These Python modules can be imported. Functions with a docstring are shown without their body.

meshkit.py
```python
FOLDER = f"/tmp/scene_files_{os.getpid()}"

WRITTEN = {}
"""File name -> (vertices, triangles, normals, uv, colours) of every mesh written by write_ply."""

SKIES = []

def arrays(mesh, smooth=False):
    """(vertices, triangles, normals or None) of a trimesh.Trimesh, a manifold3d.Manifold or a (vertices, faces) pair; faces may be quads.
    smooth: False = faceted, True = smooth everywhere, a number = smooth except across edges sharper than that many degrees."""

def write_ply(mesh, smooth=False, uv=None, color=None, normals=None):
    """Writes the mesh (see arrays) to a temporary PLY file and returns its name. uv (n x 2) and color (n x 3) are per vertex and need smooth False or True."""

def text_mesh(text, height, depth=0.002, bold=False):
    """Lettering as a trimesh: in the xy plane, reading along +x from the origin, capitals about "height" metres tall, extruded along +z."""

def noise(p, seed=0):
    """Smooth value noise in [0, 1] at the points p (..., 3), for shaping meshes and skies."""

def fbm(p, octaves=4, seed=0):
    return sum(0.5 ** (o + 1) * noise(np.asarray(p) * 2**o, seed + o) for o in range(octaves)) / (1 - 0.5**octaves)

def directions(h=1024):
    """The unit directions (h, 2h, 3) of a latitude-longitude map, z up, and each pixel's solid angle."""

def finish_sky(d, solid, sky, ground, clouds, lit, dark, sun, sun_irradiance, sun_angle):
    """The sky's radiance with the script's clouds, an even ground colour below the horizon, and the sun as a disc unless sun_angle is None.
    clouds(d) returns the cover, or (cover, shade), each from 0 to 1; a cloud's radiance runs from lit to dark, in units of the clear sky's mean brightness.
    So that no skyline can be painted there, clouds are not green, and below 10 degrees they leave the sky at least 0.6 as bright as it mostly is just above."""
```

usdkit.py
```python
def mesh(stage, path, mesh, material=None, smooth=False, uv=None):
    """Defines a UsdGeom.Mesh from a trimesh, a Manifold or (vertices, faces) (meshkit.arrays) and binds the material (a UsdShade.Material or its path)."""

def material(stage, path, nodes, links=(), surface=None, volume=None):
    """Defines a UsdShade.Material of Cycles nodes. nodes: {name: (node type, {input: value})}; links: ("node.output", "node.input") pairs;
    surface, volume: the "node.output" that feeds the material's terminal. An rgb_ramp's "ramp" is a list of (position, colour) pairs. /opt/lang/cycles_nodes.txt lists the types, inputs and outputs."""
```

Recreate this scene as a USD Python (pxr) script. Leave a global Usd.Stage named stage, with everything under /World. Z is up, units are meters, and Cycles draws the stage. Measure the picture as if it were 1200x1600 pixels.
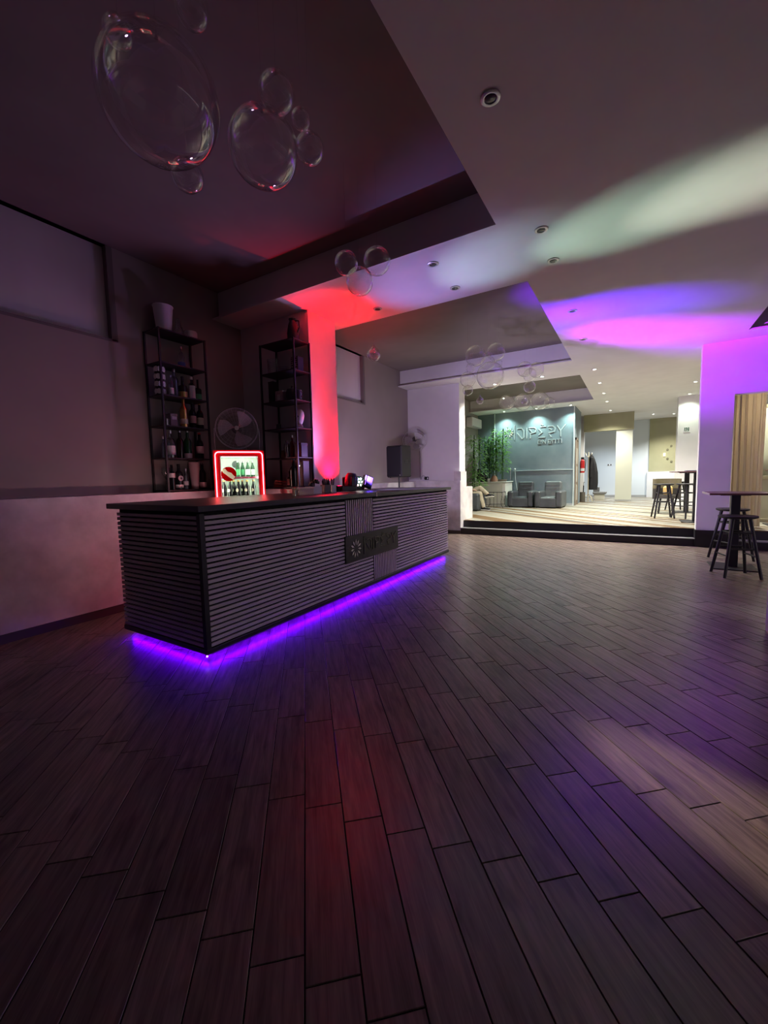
import math, random
import numpy as np, trimesh, usdkit, meshkit
import manifold3d as m3
from shapely.geometry import LineString, Polygon, box as sbox, MultiPolygon
from shapely.ops import unary_union
from shapely import affinity
from pxr import Usd, UsdGeom, UsdLux, UsdShade, Gf, Sdf, Vt

stage = Usd.Stage.CreateInMemory()
UsdGeom.SetStageUpAxis(stage, 'Z'); UsdGeom.SetStageMetersPerUnit(stage, 1.0)
UsdGeom.Xform.Define(stage, '/World'); UsdGeom.Scope.Define(stage, '/World/Looks')
rng = random.Random(7); nrng = np.random.RandomState(7)

# ------------------------------------------------------------------ camera
EYE = (0.0, 0.0, 1.34)
YAW, PITCH, ROLL, FPX = math.radians(-31.255), math.radians(-4.751), math.radians(-1.256), 644.45
_cy, _sy, _cp, _sp = math.cos(YAW), math.sin(YAW), math.cos(PITCH), math.sin(PITCH)
_f = np.array([_sy*_cp, _cy*_cp, _sp]); _r = np.array([_cy, -_sy, 0.0]); _u = np.cross(_r, _f)
_cr, _sr = math.cos(ROLL), math.sin(ROLL)
_r, _u = _cr*_r + _sr*_u, -_sr*_r + _cr*_u
cam = UsdGeom.Camera.Define(stage, '/World/camera')
cam.AddTransformOp().Set(Gf.Matrix4d(*_r, 0, *_u, 0, *(-_f), 0, *EYE, 1))
cam.CreateHorizontalApertureAttr(36.0); cam.CreateVerticalApertureAttr(48.0)
cam.CreateFocalLengthAttr(36.0*FPX/1200.0); cam.CreateClippingRangeAttr(Gf.Vec2f(0.03, 200))
cam.CreateExposureAttr(0.0)

# sky light out of view, let in from the right onto bar and walls
sky = UsdLux.DomeLight.Define(stage, '/World/evening_sky'); sky.CreateIntensityAttr(1.0); sky.CreateColorAttr(Gf.Vec3f(0.36, 0.29, 0.36))

# ------------------------------------------------------------------ light settings (used by the lamps' own builders)
DOWNLIGHT_POWER = 145.0                       # lit ceiling spots of the raised lounge
WALLWASH_POWER = 40.0
EFFECT = (-3.50, 5.05, 1.335)                # the multi-lens effect light on the bar
# target point, cone half angle, softness, power, colour: the effect light's beams and one lavender wash
BEAMS = [((-1.30, 4.30, 3.49), 12, 1.0, 60, (0.55, 0.85, 0.90)),
         ((-0.10, 4.30, 3.49), 9, 1.0, 150, (0.62, 1.0, 0.76)),
         ((0.95, 4.20, 3.49), 8, 1.0, 215, (1.0, 1.0, 0.80)),
         ((-1.10, 6.30, 3.49), 12, 1.0, 620, (0.16, 0.0, 1.0)),
         ((-0.25, 6.40, 3.49), 10, 1.0, 850, (0.12, 0.0, 1.0)),
         ((0.10, 7.75, 3.49), 10, 1.0, 1300, (0.55, 0.0, 1.0)),
         ((1.60, 9.07, 3.40), 12, 1.0, 1150, (0.36, 0.0, 1.0)),
         ((-2.00, 4.30, 3.49), 20, 1.0, 60, (0.40, 0.30, 1.0)),
         ((-0.60, 9.0, 2.2), 48, 1.0, 130, (0.62, 0.50, 1.0))]  # last: broad lavender wash, source unseen, lifting pillar, right wall and ceiling
RED_PAR = (-3.42, 4.46, 1.27)

# ------------------------------------------------------------------ helpers
def srgb(r, g, b):
    f = lambda c: ((c/255+0.055)/1.055)**2.4 if c/255 > 0.04045 else c/255/12.92
    return (f(r), f(g), f(b))
used = {}
def numbered(parent, name):
    k = used.get((parent, name), 0); used[(parent, name)] = k+1
    return f'{parent}/{name}' + (f'_{k:03d}' if k else '')
def cd(p, **kw):
    for k, v in kw.items():
        if v: p.SetCustomDataByKey(k, v)
    return p
def pathof(p): return '/World' if p is None else str(p.GetPath())
def obj(name, mesh, mat, parent=None, smooth=False, **kw):
    if isinstance(mesh, list): mesh = trimesh.util.concatenate(mesh)
    m = usdkit.mesh(stage, numbered(pathof(parent), name), mesh, mat, smooth=smooth)
    return cd(m.GetPrim(), **kw)
def thing(name, label, category, loc=(0, 0, 0), rz=0.0, group=None, parent=None):
    x = UsdGeom.Xform.Define(stage, numbered(pathof(parent), name))
    x.AddTranslateOp().Set(Gf.Vec3d(*map(float, loc)))
    if rz: x.AddRotateZOp().Set(float(rz))
    return cd(x.GetPrim(), label=label, category=category, group=group)
def struct(name, mesh, mat, **kw): return obj(name, mesh, mat, None, kind='structure', **kw)
def holder(name):
    return cd(UsdGeom.Xform.Define(stage, numbered('/World', name)).GetPrim(), kind='structure')
def dup(root, label, loc, rz=0.0):
    was = root.GetCustomData()
    r = thing(root.GetName().rsplit('_0', 1)[0], label, was['category'], loc, rz, was.get('group'))
    r.GetReferences().AddInternalReference(root.GetPath()); r.SetInstanceable(True)
    return r

def box(x0, x1, y0, y1, z0, z1):
    b = trimesh.creation.box((x1-x0, y1-y0, z1-z0)); b.apply_translation(((x0+x1)/2, (y0+y1)/2, (z0+z1)/2)); return b
def cbox(x0, x1, y0, y1, z0, z1, c=0.006):
    pts = []
    for sx in (0, 1):
        for sy in (0, 1):
            for sz in (0, 1):
                p = [(x0, x1)[sx], (y0, y1)[sy], (z0, z1)[sz]]; d = [c*(1-2*sx), c*(1-2*sy), c*(1-2*sz)]
                for k in range(3):
                    q = list(p)
                    for j in range(3):
                        if j != k: q[j] += d[j]
                    pts.append(q)
    return trimesh.convex.convex_hull(np.array(pts))
def move(m, t=(0, 0, 0), rx=0, ry=0, rz=0):
    m = m.copy(); R = trimesh.transformations.euler_matrix(math.radians(rx), math.radians(ry), math.radians(rz)); R[:3, 3] = t
    m.apply_transform(R); return m
def lathe(profile, n=28):
    p = np.array(profile, float)
    return trimesh.creation.revolve(p, sections=n)
def cyl(r, z0, z1, n=20, x=0, y=0, r1=None):
    r1 = r if r1 is None else r1
    m = lathe([(0, z0), (r, z0), (r1, z1), (0, z1)], n); m.apply_translation((x, y, 0)); return m
def tube(pts, r, n=8, closed=False):
    p = np.asarray(pts, float); rr = np.broadcast_to(np.asarray(r, float), (len(p),))
    t = np.gradient(p, axis=0)
    if closed: t = np.roll(p, -1, 0) - np.roll(p, 1, 0)
    t /= np.linalg.norm(t, axis=1, keepdims=True)+1e-12
    ref = np.array([0, 0, 1.0]) if np.abs(t[:, 2]).max() < 0.93 else (np.array([1.0, 0, 0]) if np.abs(t[:, 0]).max() < 0.93 else np.array([0.31, 0.95, 0.05]))
    a = np.cross(t, ref); a /= np.linalg.norm(a, axis=1, keepdims=True)+1e-12; b = np.cross(t, a)
    ang = np.arange(n)*2*np.pi/n
    v = p[:, None]+rr[:, None, None]*(np.cos(ang)[None, :, None]*a[:, None]+np.sin(ang)[None, :, None]*b[:, None])
    m = len(p); f = []
    for i in range(m if closed else m-1):
        k = (i+1) % m
        for j in range(n):
            l = (j+1) % n
            f += [(i*n+j, i*n+l, k*n+l), (i*n+j, k*n+l, k*n+j)]
    V = v.reshape(-1, 3)
    if not closed:
        c0, c1 = len(V), len(V)+1; V = np.vstack([V, p[0], p[-1]])
        for j in range(n):
            l = (j+1) % n
            f += [(c0, l, j), (c1, (m-1)*n+j, (m-1)*n+l)]
    q = trimesh.Trimesh(V, np.array(f), process=False); q.fix_normals() if closed else None
    return q
def ring(R, r, n=40, k=8, z=0.0):
    a = np.arange(n)*2*np.pi/n
    return tube(np.c_[R*np.cos(a), R*np.sin(a), np.full(n, z)], r, k, True)
def extr(poly, h):
    g = getattr(poly, 'geoms', [poly])
    return trimesh.util.concatenate([trimesh.creation.extrude_polygon(p, h, engine='earcut') for p in g if p.area > 1e-9])
def upright(m):      # x,y plane lettering -> stands in x,z plane, its front towards -y
    return move(m, rx=90)
def slab(poly, z0, z1):
    m = extr(poly, z1-z0); m.apply_translation((0, 0, z0)); return m

# ------------------------------------------------------------------ materials
def M(name, base, rough=0.6, metal=0.0, spec=None, **kw):
    d = {'base_color': base, 'roughness': rough, 'metallic': metal}
    if spec is not None: d['specular_ior_level'] = spec
    d.update(kw)
    return usdkit.material(stage, '/World/Looks/'+name, {'p': ('principled_bsdf', d)}, surface='p.BSDF')
def Mnoise(name, c1, c2, scale=3.0, rough=0.7, detail=4, lo=0.35, hi=0.65, bump=0.0, bscale=60.0, stretch=(1, 1, 1), metal=0.0):
    n = {'g': ('geometry', {}), 'm': ('mapping', {'scale': stretch}), 'n': ('noise_texture', {'scale': scale, 'detail': detail, 'roughness': 0.6}),
         'r': ('rgb_ramp', {'ramp': [(lo, c1), (hi, c2)]}), 'p': ('principled_bsdf', {'roughness': rough, 'metallic': metal})}
    l = [('g.position', 'm.vector'), ('m.vector', 'n.vector'), ('n.fac', 'r.fac'), ('r.color', 'p.base_color')]
    if bump:
        n['b2'] = ('noise_texture', {'scale': bscale, 'detail': 3}); n['b'] = ('bump', {'strength': bump, 'distance': 0.004})
        l += [('m.vector', 'b2.vector'), ('b2.fac', 'b.height'), ('b.normal', 'p.normal')]
    return usdkit.material(stage, '/World/Looks/'+name, n, l, surface='p.BSDF')
def Memit(name, col, strength):
    return usdkit.material(stage, '/World/Looks/'+name, {'e': ('emission', {'color': col, 'strength': strength})}, surface='e.emission')
def Mpane(name, tint=(1, 1, 1), rough=0.0, f0=0.04, gcol=(1, 1, 1), edge=0.9):      # thin glass: see-through, more mirror-like at grazing angles from either side
    return usdkit.material(stage, '/World/Looks/'+name, {
        'f': ('layer_weight', {'blend': 0.5}), 'p': ('math', {'math_type': 'power', 'value2': 2.5}), 'm': ('math', {'math_type': 'multiply_add', 'value2': edge, 'value3': f0}),
        't': ('transparent_bsdf', {'color': tint}), 'g': ('glossy_bsdf', {'color': gcol, 'roughness': rough}), 'x': ('mix_closure', {})},
        [('f.facing', 'p.value1'), ('p.value', 'm.value1'), ('m.value', 'x.fac'), ('t.BSDF', 'x.closure1'), ('g.BSDF', 'x.closure2')], surface='x.closure')

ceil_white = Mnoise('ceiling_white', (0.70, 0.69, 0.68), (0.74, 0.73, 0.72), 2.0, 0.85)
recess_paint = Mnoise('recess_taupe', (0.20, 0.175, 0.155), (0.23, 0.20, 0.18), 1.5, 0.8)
wall_taupe = Mnoise('wall_taupe', (0.30, 0.265, 0.235), (0.33, 0.29, 0.26), 1.5, 0.8)
wall_white = Mnoise('wall_white', (0.66, 0.655, 0.65), (0.71, 0.70, 0.695), 2.0, 0.8)
stucco = Mnoise('stucco_white', (0.43, 0.41, 0.405), (0.68, 0.66, 0.65), 2.2, 0.75, 8, 0.34, 0.64, 0.25, 40)
blind = Mnoise('roller_blind', (0.58, 0.57, 0.57), (0.62, 0.61, 0.61), 3.0, 0.6, stretch=(1, 1, 0.2))
jamb_mat = M('window_jamb', (0.16, 0.14, 0.13), 0.6)
skirt_mat = M('skirting_brown', (0.045, 0.028, 0.022), 0.5)
black_step = M('step_black', (0.012, 0.012, 0.014), 0.45)
tread_mat = M('tread_grey', (0.14, 0.14, 0.145), 0.5)
blue_wall = Mnoise('wall_slate', (0.15, 0.195, 0.225), (0.215, 0.26, 0.285), 1.6, 0.6, 7, 0.3, 0.7)
olive = Mnoise('wall_olive', (0.33, 0.32, 0.19), (0.36, 0.345, 0.21), 2, 0.75)
metal_black = M('metal_black', (0.010, 0.010, 0.012), 0.45)
black_plastic = M('black_plastic', (0.012, 0.012, 0.014), 0.4)
chrome = M('chrome', (0.75, 0.75, 0.76), 0.2, 1.0)
counter_mat = Mnoise('counter_dark', (0.028, 0.026, 0.028), (0.04, 0.037, 0.04), 12, 0.38)
slat_mats = [Mnoise(f'slat_oak_{i}', (0.46+d, 0.40+d, 0.415+d), (0.60+d, 0.53+d, 0.545+d), 6, 0.55, 5, 0.3, 0.7, stretch=(1, 0.4, 9)) for i, d in enumerate((-0.02, 0.0, 0.02))]
slat_vert = Mnoise('slat_oak_upright', (0.47, 0.41, 0.425), (0.60, 0.53, 0.545), 6, 0.55, 5, 0.3, 0.7, stretch=(9, 9, 0.4))
felt = M('slat_backing_felt', (0.006, 0.006, 0.007), 0.9)
sign_black = M('sign_black', (0.014, 0.014, 0.015), 0.4)
sign_gloss = M('sign_gloss', (0.02, 0.02, 0.021), 0.12)
silver = M('silver_leaf', (0.72, 0.70, 0.68), 0.3, 1.0)
globe_glass = Mpane('globe_glass', (0.985, 0.985, 0.985), 0.0, 0.06)
drop_glass = Mpane('drop_glass', (0.90, 0.89, 0.93), 0.0, 0.14)
pane_glass = Mpane('pane_glass', (0.97, 0.98, 0.97))
clear_glass = Mpane('bottle_clear', (0.86, 0.88, 0.88), 0.02, 0.06)
white_plastic = M('white_plastic', (0.72, 0.71, 0.70), 0.4)
print('materials ok')

# ------------------------------------------------------------------ lamps
def spot(parent, name, pos, target, half, soft, power, color, radius=0.02):
    L = UsdLux.SphereLight.Define(stage, numbered(pathof(parent), name))
    d = np.array(target, float)-np.array(pos, float); d /= np.linalg.norm(d)
    a = np.array([0, 0, 1.0]) if abs(d[2]) < 0.95 else np.array([1.0, 0, 0])
    x = np.cross(a, -d); x /= np.linalg.norm(x); y = np.cross(-d, x)
    L.AddTransformOp().Set(Gf.Matrix4d(*x, 0, *y, 0, *(-d), 0, *map(float, pos), 1))
    L.CreateRadiusAttr(radius); L.CreateIntensityAttr(power); L.CreateNormalizeAttr(True); L.CreateColorAttr(Gf.Vec3f(*color))
    s = UsdLux.ShapingAPI.Apply(L.GetPrim()); s.CreateShapingConeAngleAttr(float(half)); s.CreateShapingConeSoftnessAttr(float(soft))
    return L

SOF, TOP, STG = 3.49, 3.87, 0.30
lamp_on = Memit('lamp_lens_lit', (1.0, 0.93, 0.80), 28.0)
lamp_off = M('lamp_lens_dark', (0.05, 0.05, 0.05), 0.15)
rim_mat = M('lamp_rim', (0.55, 0.55, 0.56), 0.35, 0.8)
def downlight(x, y, label, lit=0, z=SOF, group=None, color=(1.0, 0.965, 0.84), half=64, target=None):
    t = thing('ceiling_downlight', label, 'ceiling light', (x, y, z), 0, group)
    obj('rim', lathe([(0.036, 0.0), (0.036, -0.008), (0.046, -0.010), (0.056, -0.006), (0.058, 0.0)], 28), rim_mat, t, 40)
    obj('reflector', lathe([(0.036, -0.002), (0.03, 0.0), (0.0, 0.001)], 24), chrome, t, 40)
    obj('bulb', lathe([(0, -0.010), (0.026, -0.008), (0.034, -0.002), (0.0, -0.0015)], 20), lamp_on if lit else lamp_off, t, 40)
    if lit:
        spot(t, 'beam', (0, 0, -0.03), target or (0, 0, -1), half, 0.9, lit, color, 0.03)
    return t
for i, (y, w) in enumerate(((2.515, 'large unlit round ceiling spot nearest the camera beside the dark recess'), (4.02, 'unlit ceiling spot beside the corner of the near recess'), (4.64, 'unlit ceiling spot in front of the second recess corner'),
                           (6.17, 'unlit ceiling spot within the violet beam patch'), (7.54, 'small unlit ceiling spot near the magenta patch on the ceiling'))):
    downlight(-0.755, y, w)
downlight(-1.80, 4.03, 'unlit ceiling spot on the front of the dropped beam, nearest the three glass globes')
downlight(-1.81, 4.66, 'unlit ceiling spot on the back of the dropped beam, right of the red glow')
downlight(-2.855, 4.655, 'unlit ceiling spot at the edge of the red glow on the beam')
for y, w in ((9.807, 'first lit ceiling spot of the row running into the lounge'), (11.32, 'second lit ceiling spot of the row running into the lounge'), (12.825, 'third lit ceiling spot of the row running into the lounge'),
             (14.346, 'fourth lit ceiling spot of the row running into the lounge'), (16.48, 'farthest lit ceiling spot of the row, by the olive panel')):
    downlight(-0.76, y, w, DOWNLIGHT_POWER)
downlight(-2.875, 9.91, 'lit ceiling spot seen behind the large cluster of glass globes', DOWNLIGHT_POWER)
downlight(-1.79, 9.80, 'lit ceiling spot seen beside the middle cluster of glass globes', DOWNLIGHT_POWER)
for x, w in ((-3.846, 'lit wall washer above the left end of the slate wall'), (-2.80, 'lit wall washer above the lettering on the slate wall'), (-1.765, 'lit wall washer at the right end of the slate wall')):
    downlight(x, 14.36, w, WALLWASH_POWER, color=(0.68, 1.0, 0.90), half=60)
downlight(1.212, 12.63, 'lit ceiling spot just inside the right edge of the stage opening', DOWNLIGHT_POWER)
downlight(1.27, 14.5, 'lit wall washer above the column with the green exit sign', 22.0, color=(0.85, 1.0, 0.80))
downlight(-1.0, 18.6, 'unseen cool white ceiling spot behind the olive lintel panel, placed to light the far wall', 110.0, color=(0.78, 0.88, 1.0))  # out of view behind the lintel, brightens the far wall
downlight(1.95, 10.7, 'unseen warm ceiling spot inside the right doorway, placed to light the curtain', 190.0)  # unseen lamp behind the curtain, set there to make the cloth glow
downlight(3.2, 12.6, 'unseen warm ceiling spot at the far right of the lounge, lighting the curtain side', 80.0)  # second unseen lamp for the curtain side of the lounge
downlight(0.55, 18.6, 'unseen cool white ceiling spot behind the cream column, placed to light the far wall', 90.0, color=(0.85, 0.92, 1.0))  # unseen lamp, placed to light the pale far wall
downlight(1.207, 18.98, 'far lit ceiling spot above the olive wall panel', DOWNLIGHT_POWER)

# ------------------------------------------------------------------ setting: floor
PHI = math.radians(138.0); U = np.array([math.sin(PHI), math.cos(PHI)]); V = np.array([-U[1], U[0]])
PW, PL, GAP, TH = 0.1508, 0.607, 0.0042, 0.009
def tile_mesh(u0, v0, dz=0.0):
    c = 0.0012; g = GAP/2
    def loop(a, z): return [(u0+g+a, v0+g+a, z), (u0+PL-g-a, v0+g+a, z), (u0+PL-g-a, v0+PW-g-a, z), (u0+g+a, v0+PW-g-a, z)]
    P = np.array(loop(0, -TH)+loop(0, dz-c)+loop(c, dz))
    W = np.c_[P[:, :1]*U[0]+P[:, 1:2]*V[0], P[:, :1]*U[1]+P[:, 1:2]*V[1], P[:, 2]]
    F = []
    for k in (0, 4):
        for i in range(4):
            j = (i+1) % 4; F += [(k+i, k+j, k+4+j), (k+i, k+4+j, k+4+i)]
    F += [(8, 9, 10), (8, 10, 11)]
    return trimesh.Trimesh(W, np.array(F), process=False)
def wood(name, k):
    base = np.array((0.158, 0.116, 0.098))*k
    n = {'g': ('geometry', {}), 'o': ('object_info', {}), 'rot': ('vector_rotate', {'rotate_type': 'z_axis', 'angle': -math.atan2(U[1], U[0])}),
         'sc': ('mapping', {'scale': (1.3, 16.0, 1.0)}), 'cx': ('math', {'math_type': 'add'}), 'mul': ('math', {'math_type': 'multiply', 'value2': 37.0}),
         'cz': ('combine_xyz', {}), 'add': ('vector_math', {'math_type': 'add'}),
         'n': ('noise_texture', {'scale': 2.6, 'detail': 7, 'roughness': 0.62, 'distortion': 0.5}), 'r': ('rgb_ramp', {'ramp': [(0.25, tuple(base*0.5)), (0.5, tuple(base)), (0.75, tuple(base*1.55))]}),
         'sc2': ('mapping', {'scale': (2.2, 6.5, 1.0)}), 'n2': ('noise_texture', {'scale': 1.5, 'detail': 3}), 'r2': ('rgb_ramp', {'ramp': [(0.30, (0.45, 0.45, 0.47)), (0.42, (1, 1, 1))]}),
         'mx': ('mix_color', {'blend_type': 'multiply', 'fac': 1.0}), 'b': ('bump', {'strength': 0.12, 'distance': 0.002}),
         'rr': ('map_range', {'from_min': 0.2, 'from_max': 0.8, 'to_min': 0.25, 'to_max': 0.37}),
         'p': ('principled_bsdf', {'roughness': 0.36, 'ior': 1.58})}
    l = [('g.position', 'rot.vector'), ('o.random', 'cx.value1'), ('g.random_per_island', 'cx.value2'), ('cx.value', 'mul.value1'), ('mul.value', 'cz.z'),
         ('rot.vector', 'sc.vector'), ('sc.vector', 'add.vector1'), ('cz.vector', 'add.vector2'), ('add.vector', 'n.vector'), ('n.fac', 'r.fac'),
         ('add.vector', 'sc2.vector'), ('rot.vector', 'sc2.vector'), ('sc2.vector', 'n2.vector'), ('n2.fac', 'r2.fac'), ('r.color', 'mx.a'), ('r2.color', 'mx.b'), ('mx.result', 'p.base_color'),
         ('n.fac', 'b.height'), ('b.normal', 'p.normal'), ('n.fac', 'rr.value'), ('rr.result', 'p.roughness')]
    l.remove(('add.vector', 'sc2.vector'))
    return usdkit.material(stage, '/World/Looks/'+name, n, l, surface='p.BSDF')
woods = [wood(f'floor_wood_{i}', k) for i, k in enumerate((0.78, 0.9, 1.0, 1.1, 1.25))]
floor = holder('floor')
obj('grout_bed', box(-4.87, 4.5, -4.0, 9.3, -0.06, -0.004), M('grout', (0.010, 0.008, 0.008), 0.9), floor)
room = sbox(-4.57, 4.5, -4.0, 9.07)
tiles = []
for j in range(-60, 60):
    v0 = -0.125-PW/2+j*PW; off = -1.098+0.0926*j+rng.uniform(-0.012, 0.012)
    off = off % PL
    for i in range(-30, 30):
        u0 = off+i*PL
        cxy = (u0+PL/2)*U+(v0+PW/2)*V
        if -4.9 < cxy[0] < 4.7 and -4.3 < cxy[1] < 9.3: tiles.append((u0, v0, cxy))
def seen_size(c):
    d = np.array([c[0], c[1], 0])-np.array(EYE); z = d@_f
    if z < 0.35: return 0
    x, y = FPX*(d@_r)/z, FPX*(d@_u)/z
    if abs(x) > 640 or abs(y) > 850: return 0
    return 1.0/(d@d)**1.5
size = [seen_size(t[2]) for t in tiles]; order = sorted(range(len(tiles)), key=lambda k: -size[k]); near = {k for k in order[:300] if size[k] > 0}
rest = []
for k, (u0, v0, c) in enumerate(tiles):
    m = tile_mesh(u0, v0, rng.uniform(-0.0006, 0.0006)); w = rng.choice(woods)
    if k in near: obj('floor_plank', m, w, floor)
    else: rest.append((m, rng.randrange(5)))
obj('floor_planks_beyond', [m for m, _ in rest], woods[2], floor, kind='stuff')

# raised lounge: steps and striped floor
stripe_ang = math.radians(131)
n = {'g': ('geometry', {}), 'rot': ('vector_rotate', {'rotate_type': 'z_axis', 'angle': stripe_ang-math.pi/2}), 's': ('separate_xyz', {}),
     'm': ('math', {'math_type': 'multiply', 'value2': 6.5}), 'f': ('math', {'math_type': 'floor'}), 'w': ('white_noise_texture', {'dimensions': '1D'}),
     'r': ('rgb_ramp', {'ramp': [(0.0, srgb(131, 127, 113)), (0.34, srgb(137, 134, 121)), (0.36, srgb(99, 78, 51)), (0.58, srgb(107, 85, 57)), (0.60, srgb(143, 141, 131)), (0.86, srgb(140, 138, 127)), (0.88, srgb(76, 68, 59)), (1.0, srgb(81, 74, 62))], 'interpolate': False}),
     'p': ('principled_bsdf', {'roughness': 0.42})}
stripes = usdkit.material(stage, '/World/Looks/striped_floor', n, [('g.position', 'rot.vector'), ('rot.vector', 's.vector'), ('s.y', 'm.value1'), ('m.value', 'f.value1'), ('f.value', 'w.w'), ('w.value', 'r.fac'), ('r.color', 'p.base_color')], surface='p.BSDF')
struct('floor', box(-4.87, 4.5, 9.27, 20.6, 0.262, STG), stripes)
st = holder('trim_1')
obj('step', box(-3.43, 0.955, 9.07, 9.29, -0.05, 0.128), black_step, st); obj('tread', cbox(-3.43, 0.955, 9.062, 9.28, 0.128, 0.140, 0.003), tread_mat, st)
obj('riser', box(-3.43, 4.5, 9.268, 9.30, -0.05, 0.290), black_step, st)
st2 = holder('trim_2')
obj('step', box(1.42, 2.62, 9.02, 9.29, -0.05, 0.128), black_step, st2); obj('tread', cbox(1.42, 2.62, 9.01, 9.28, 0.128, 0.14, 0.003), tread_mat, st2)
obj('plinth', cbox(0.945, 1.42, 9.045, 9.26, -0.05, 0.298, 0.003), black_step, st2)

# ceiling: white soffit with taupe recesses
XL, XR, YB, YF = -4.87, 4.5, -4.0, 20.6
bays = [(-4.87, -1.072, -2.4, 3.725), (-4.87, -1.072, 4.957, 8.80), (-4.87, -1.072, 10.16, 13.76), (1.455, 4.2, 1.2, 8.56)]
lipb = unary_union([sbox(*(b[0], b[2], b[1], b[3])) for b in bays]); deep = unary_union([sbox(b[0], b[2], b[1], b[3]+0.10) for b in bays])
full = sbox(XL, YB, XR, YF)
struct('ceiling', [slab(full.difference(lipb), SOF, SOF+0.022), slab(full.difference(deep), SOF+0.02, TOP+0.05)], ceil_white)
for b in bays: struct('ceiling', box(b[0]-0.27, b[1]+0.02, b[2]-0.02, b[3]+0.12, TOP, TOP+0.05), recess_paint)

# left wall with blind windows, stucco ledge below
WX = -4.87; wins = [(0.55, 2.435), (5.25, 7.305)]
wl = sbox(YB, 1.20, 9.27, TOP+0.02).difference(unary_union([sbox(a, 2.882, b+0.06, TOP) for a, b in wins]))
def wall_x(poly, x0, x1):       # polygon in (y, z) extruded along x
    m = extr(poly, x1-x0); v = m.vertices.copy(); m.vertices = np.c_[x0+v[:, 2], v[:, 0], v[:, 1]]; m.fix_normals(); return m
struct('wall_left', wall_x(wl, WX-0.25, WX), wall_taupe)
for a, b in wins:
    w = holder('window_%d' % (1 if a < 2 else 2))
    obj('roller_blind', box(WX-0.085, WX-0.075, a+0.02, b, 2.90, TOP), blind, w)
    obj('jamb', [box(WX-0.2, WX+0.0005, b, b+0.06, 2.882, TOP), box(WX-0.2, WX+0.0005, a, b+0.06, 2.87, 2.90)], jamb_mat, w)
    obj('bottom_bar', tube([(WX-0.07, a+0.03, 2.91), (WX-0.07, b-0.01, 2.91)], 0.010, 8), white_plastic, w)
LX, LZ = -4.565, 1.225
struct('wall_left', box(WX-0.32, WX-0.245, YB, YF, 1.0, TOP+0.05), wall_taupe)  # unseen backing, added to stop light leaking in above the blinds
struct('wall_left', [box(WX-0.25, LX, YB, 9.07, -0.05, LZ)], stucco)
struct('baseboard_left', box(LX-0.01, LX+0.012, YB, 9.07, 0.0, 0.08), skirt_mat)
# first pillar block with its stucco ledge
struct('wall_pillar', [box(WX-0.1, -3.607, 4.178, 4.74, 0.0, SOF+0.01)], wall_white)
struct('wall_pillar', [box(LX-0.02, -3.607, 3.86, 4.18, 0.0, LZ)], stucco)
# second pillar block by the lounge
struct('wall_pillar', [box(WX-0.1, -3.522, 9.27, 9.64, 0.0, SOF+0.01)], wall_white)
struct('wall_pillar', [box(WX-0.1, -3.430, 9.07, 9.275, 0.0, 1.235), box(-3.6, -3.434, 9.11, 9.50, 0.0, 1.45), box(WX-0.1, -3.438, 9.2, 9.93, 0.2, 1.08)], stucco)
struct('baseboard_pillar', box(LX, -3.428, 9.05, 9.075, 0.0, 0.075), skirt_mat)
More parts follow.
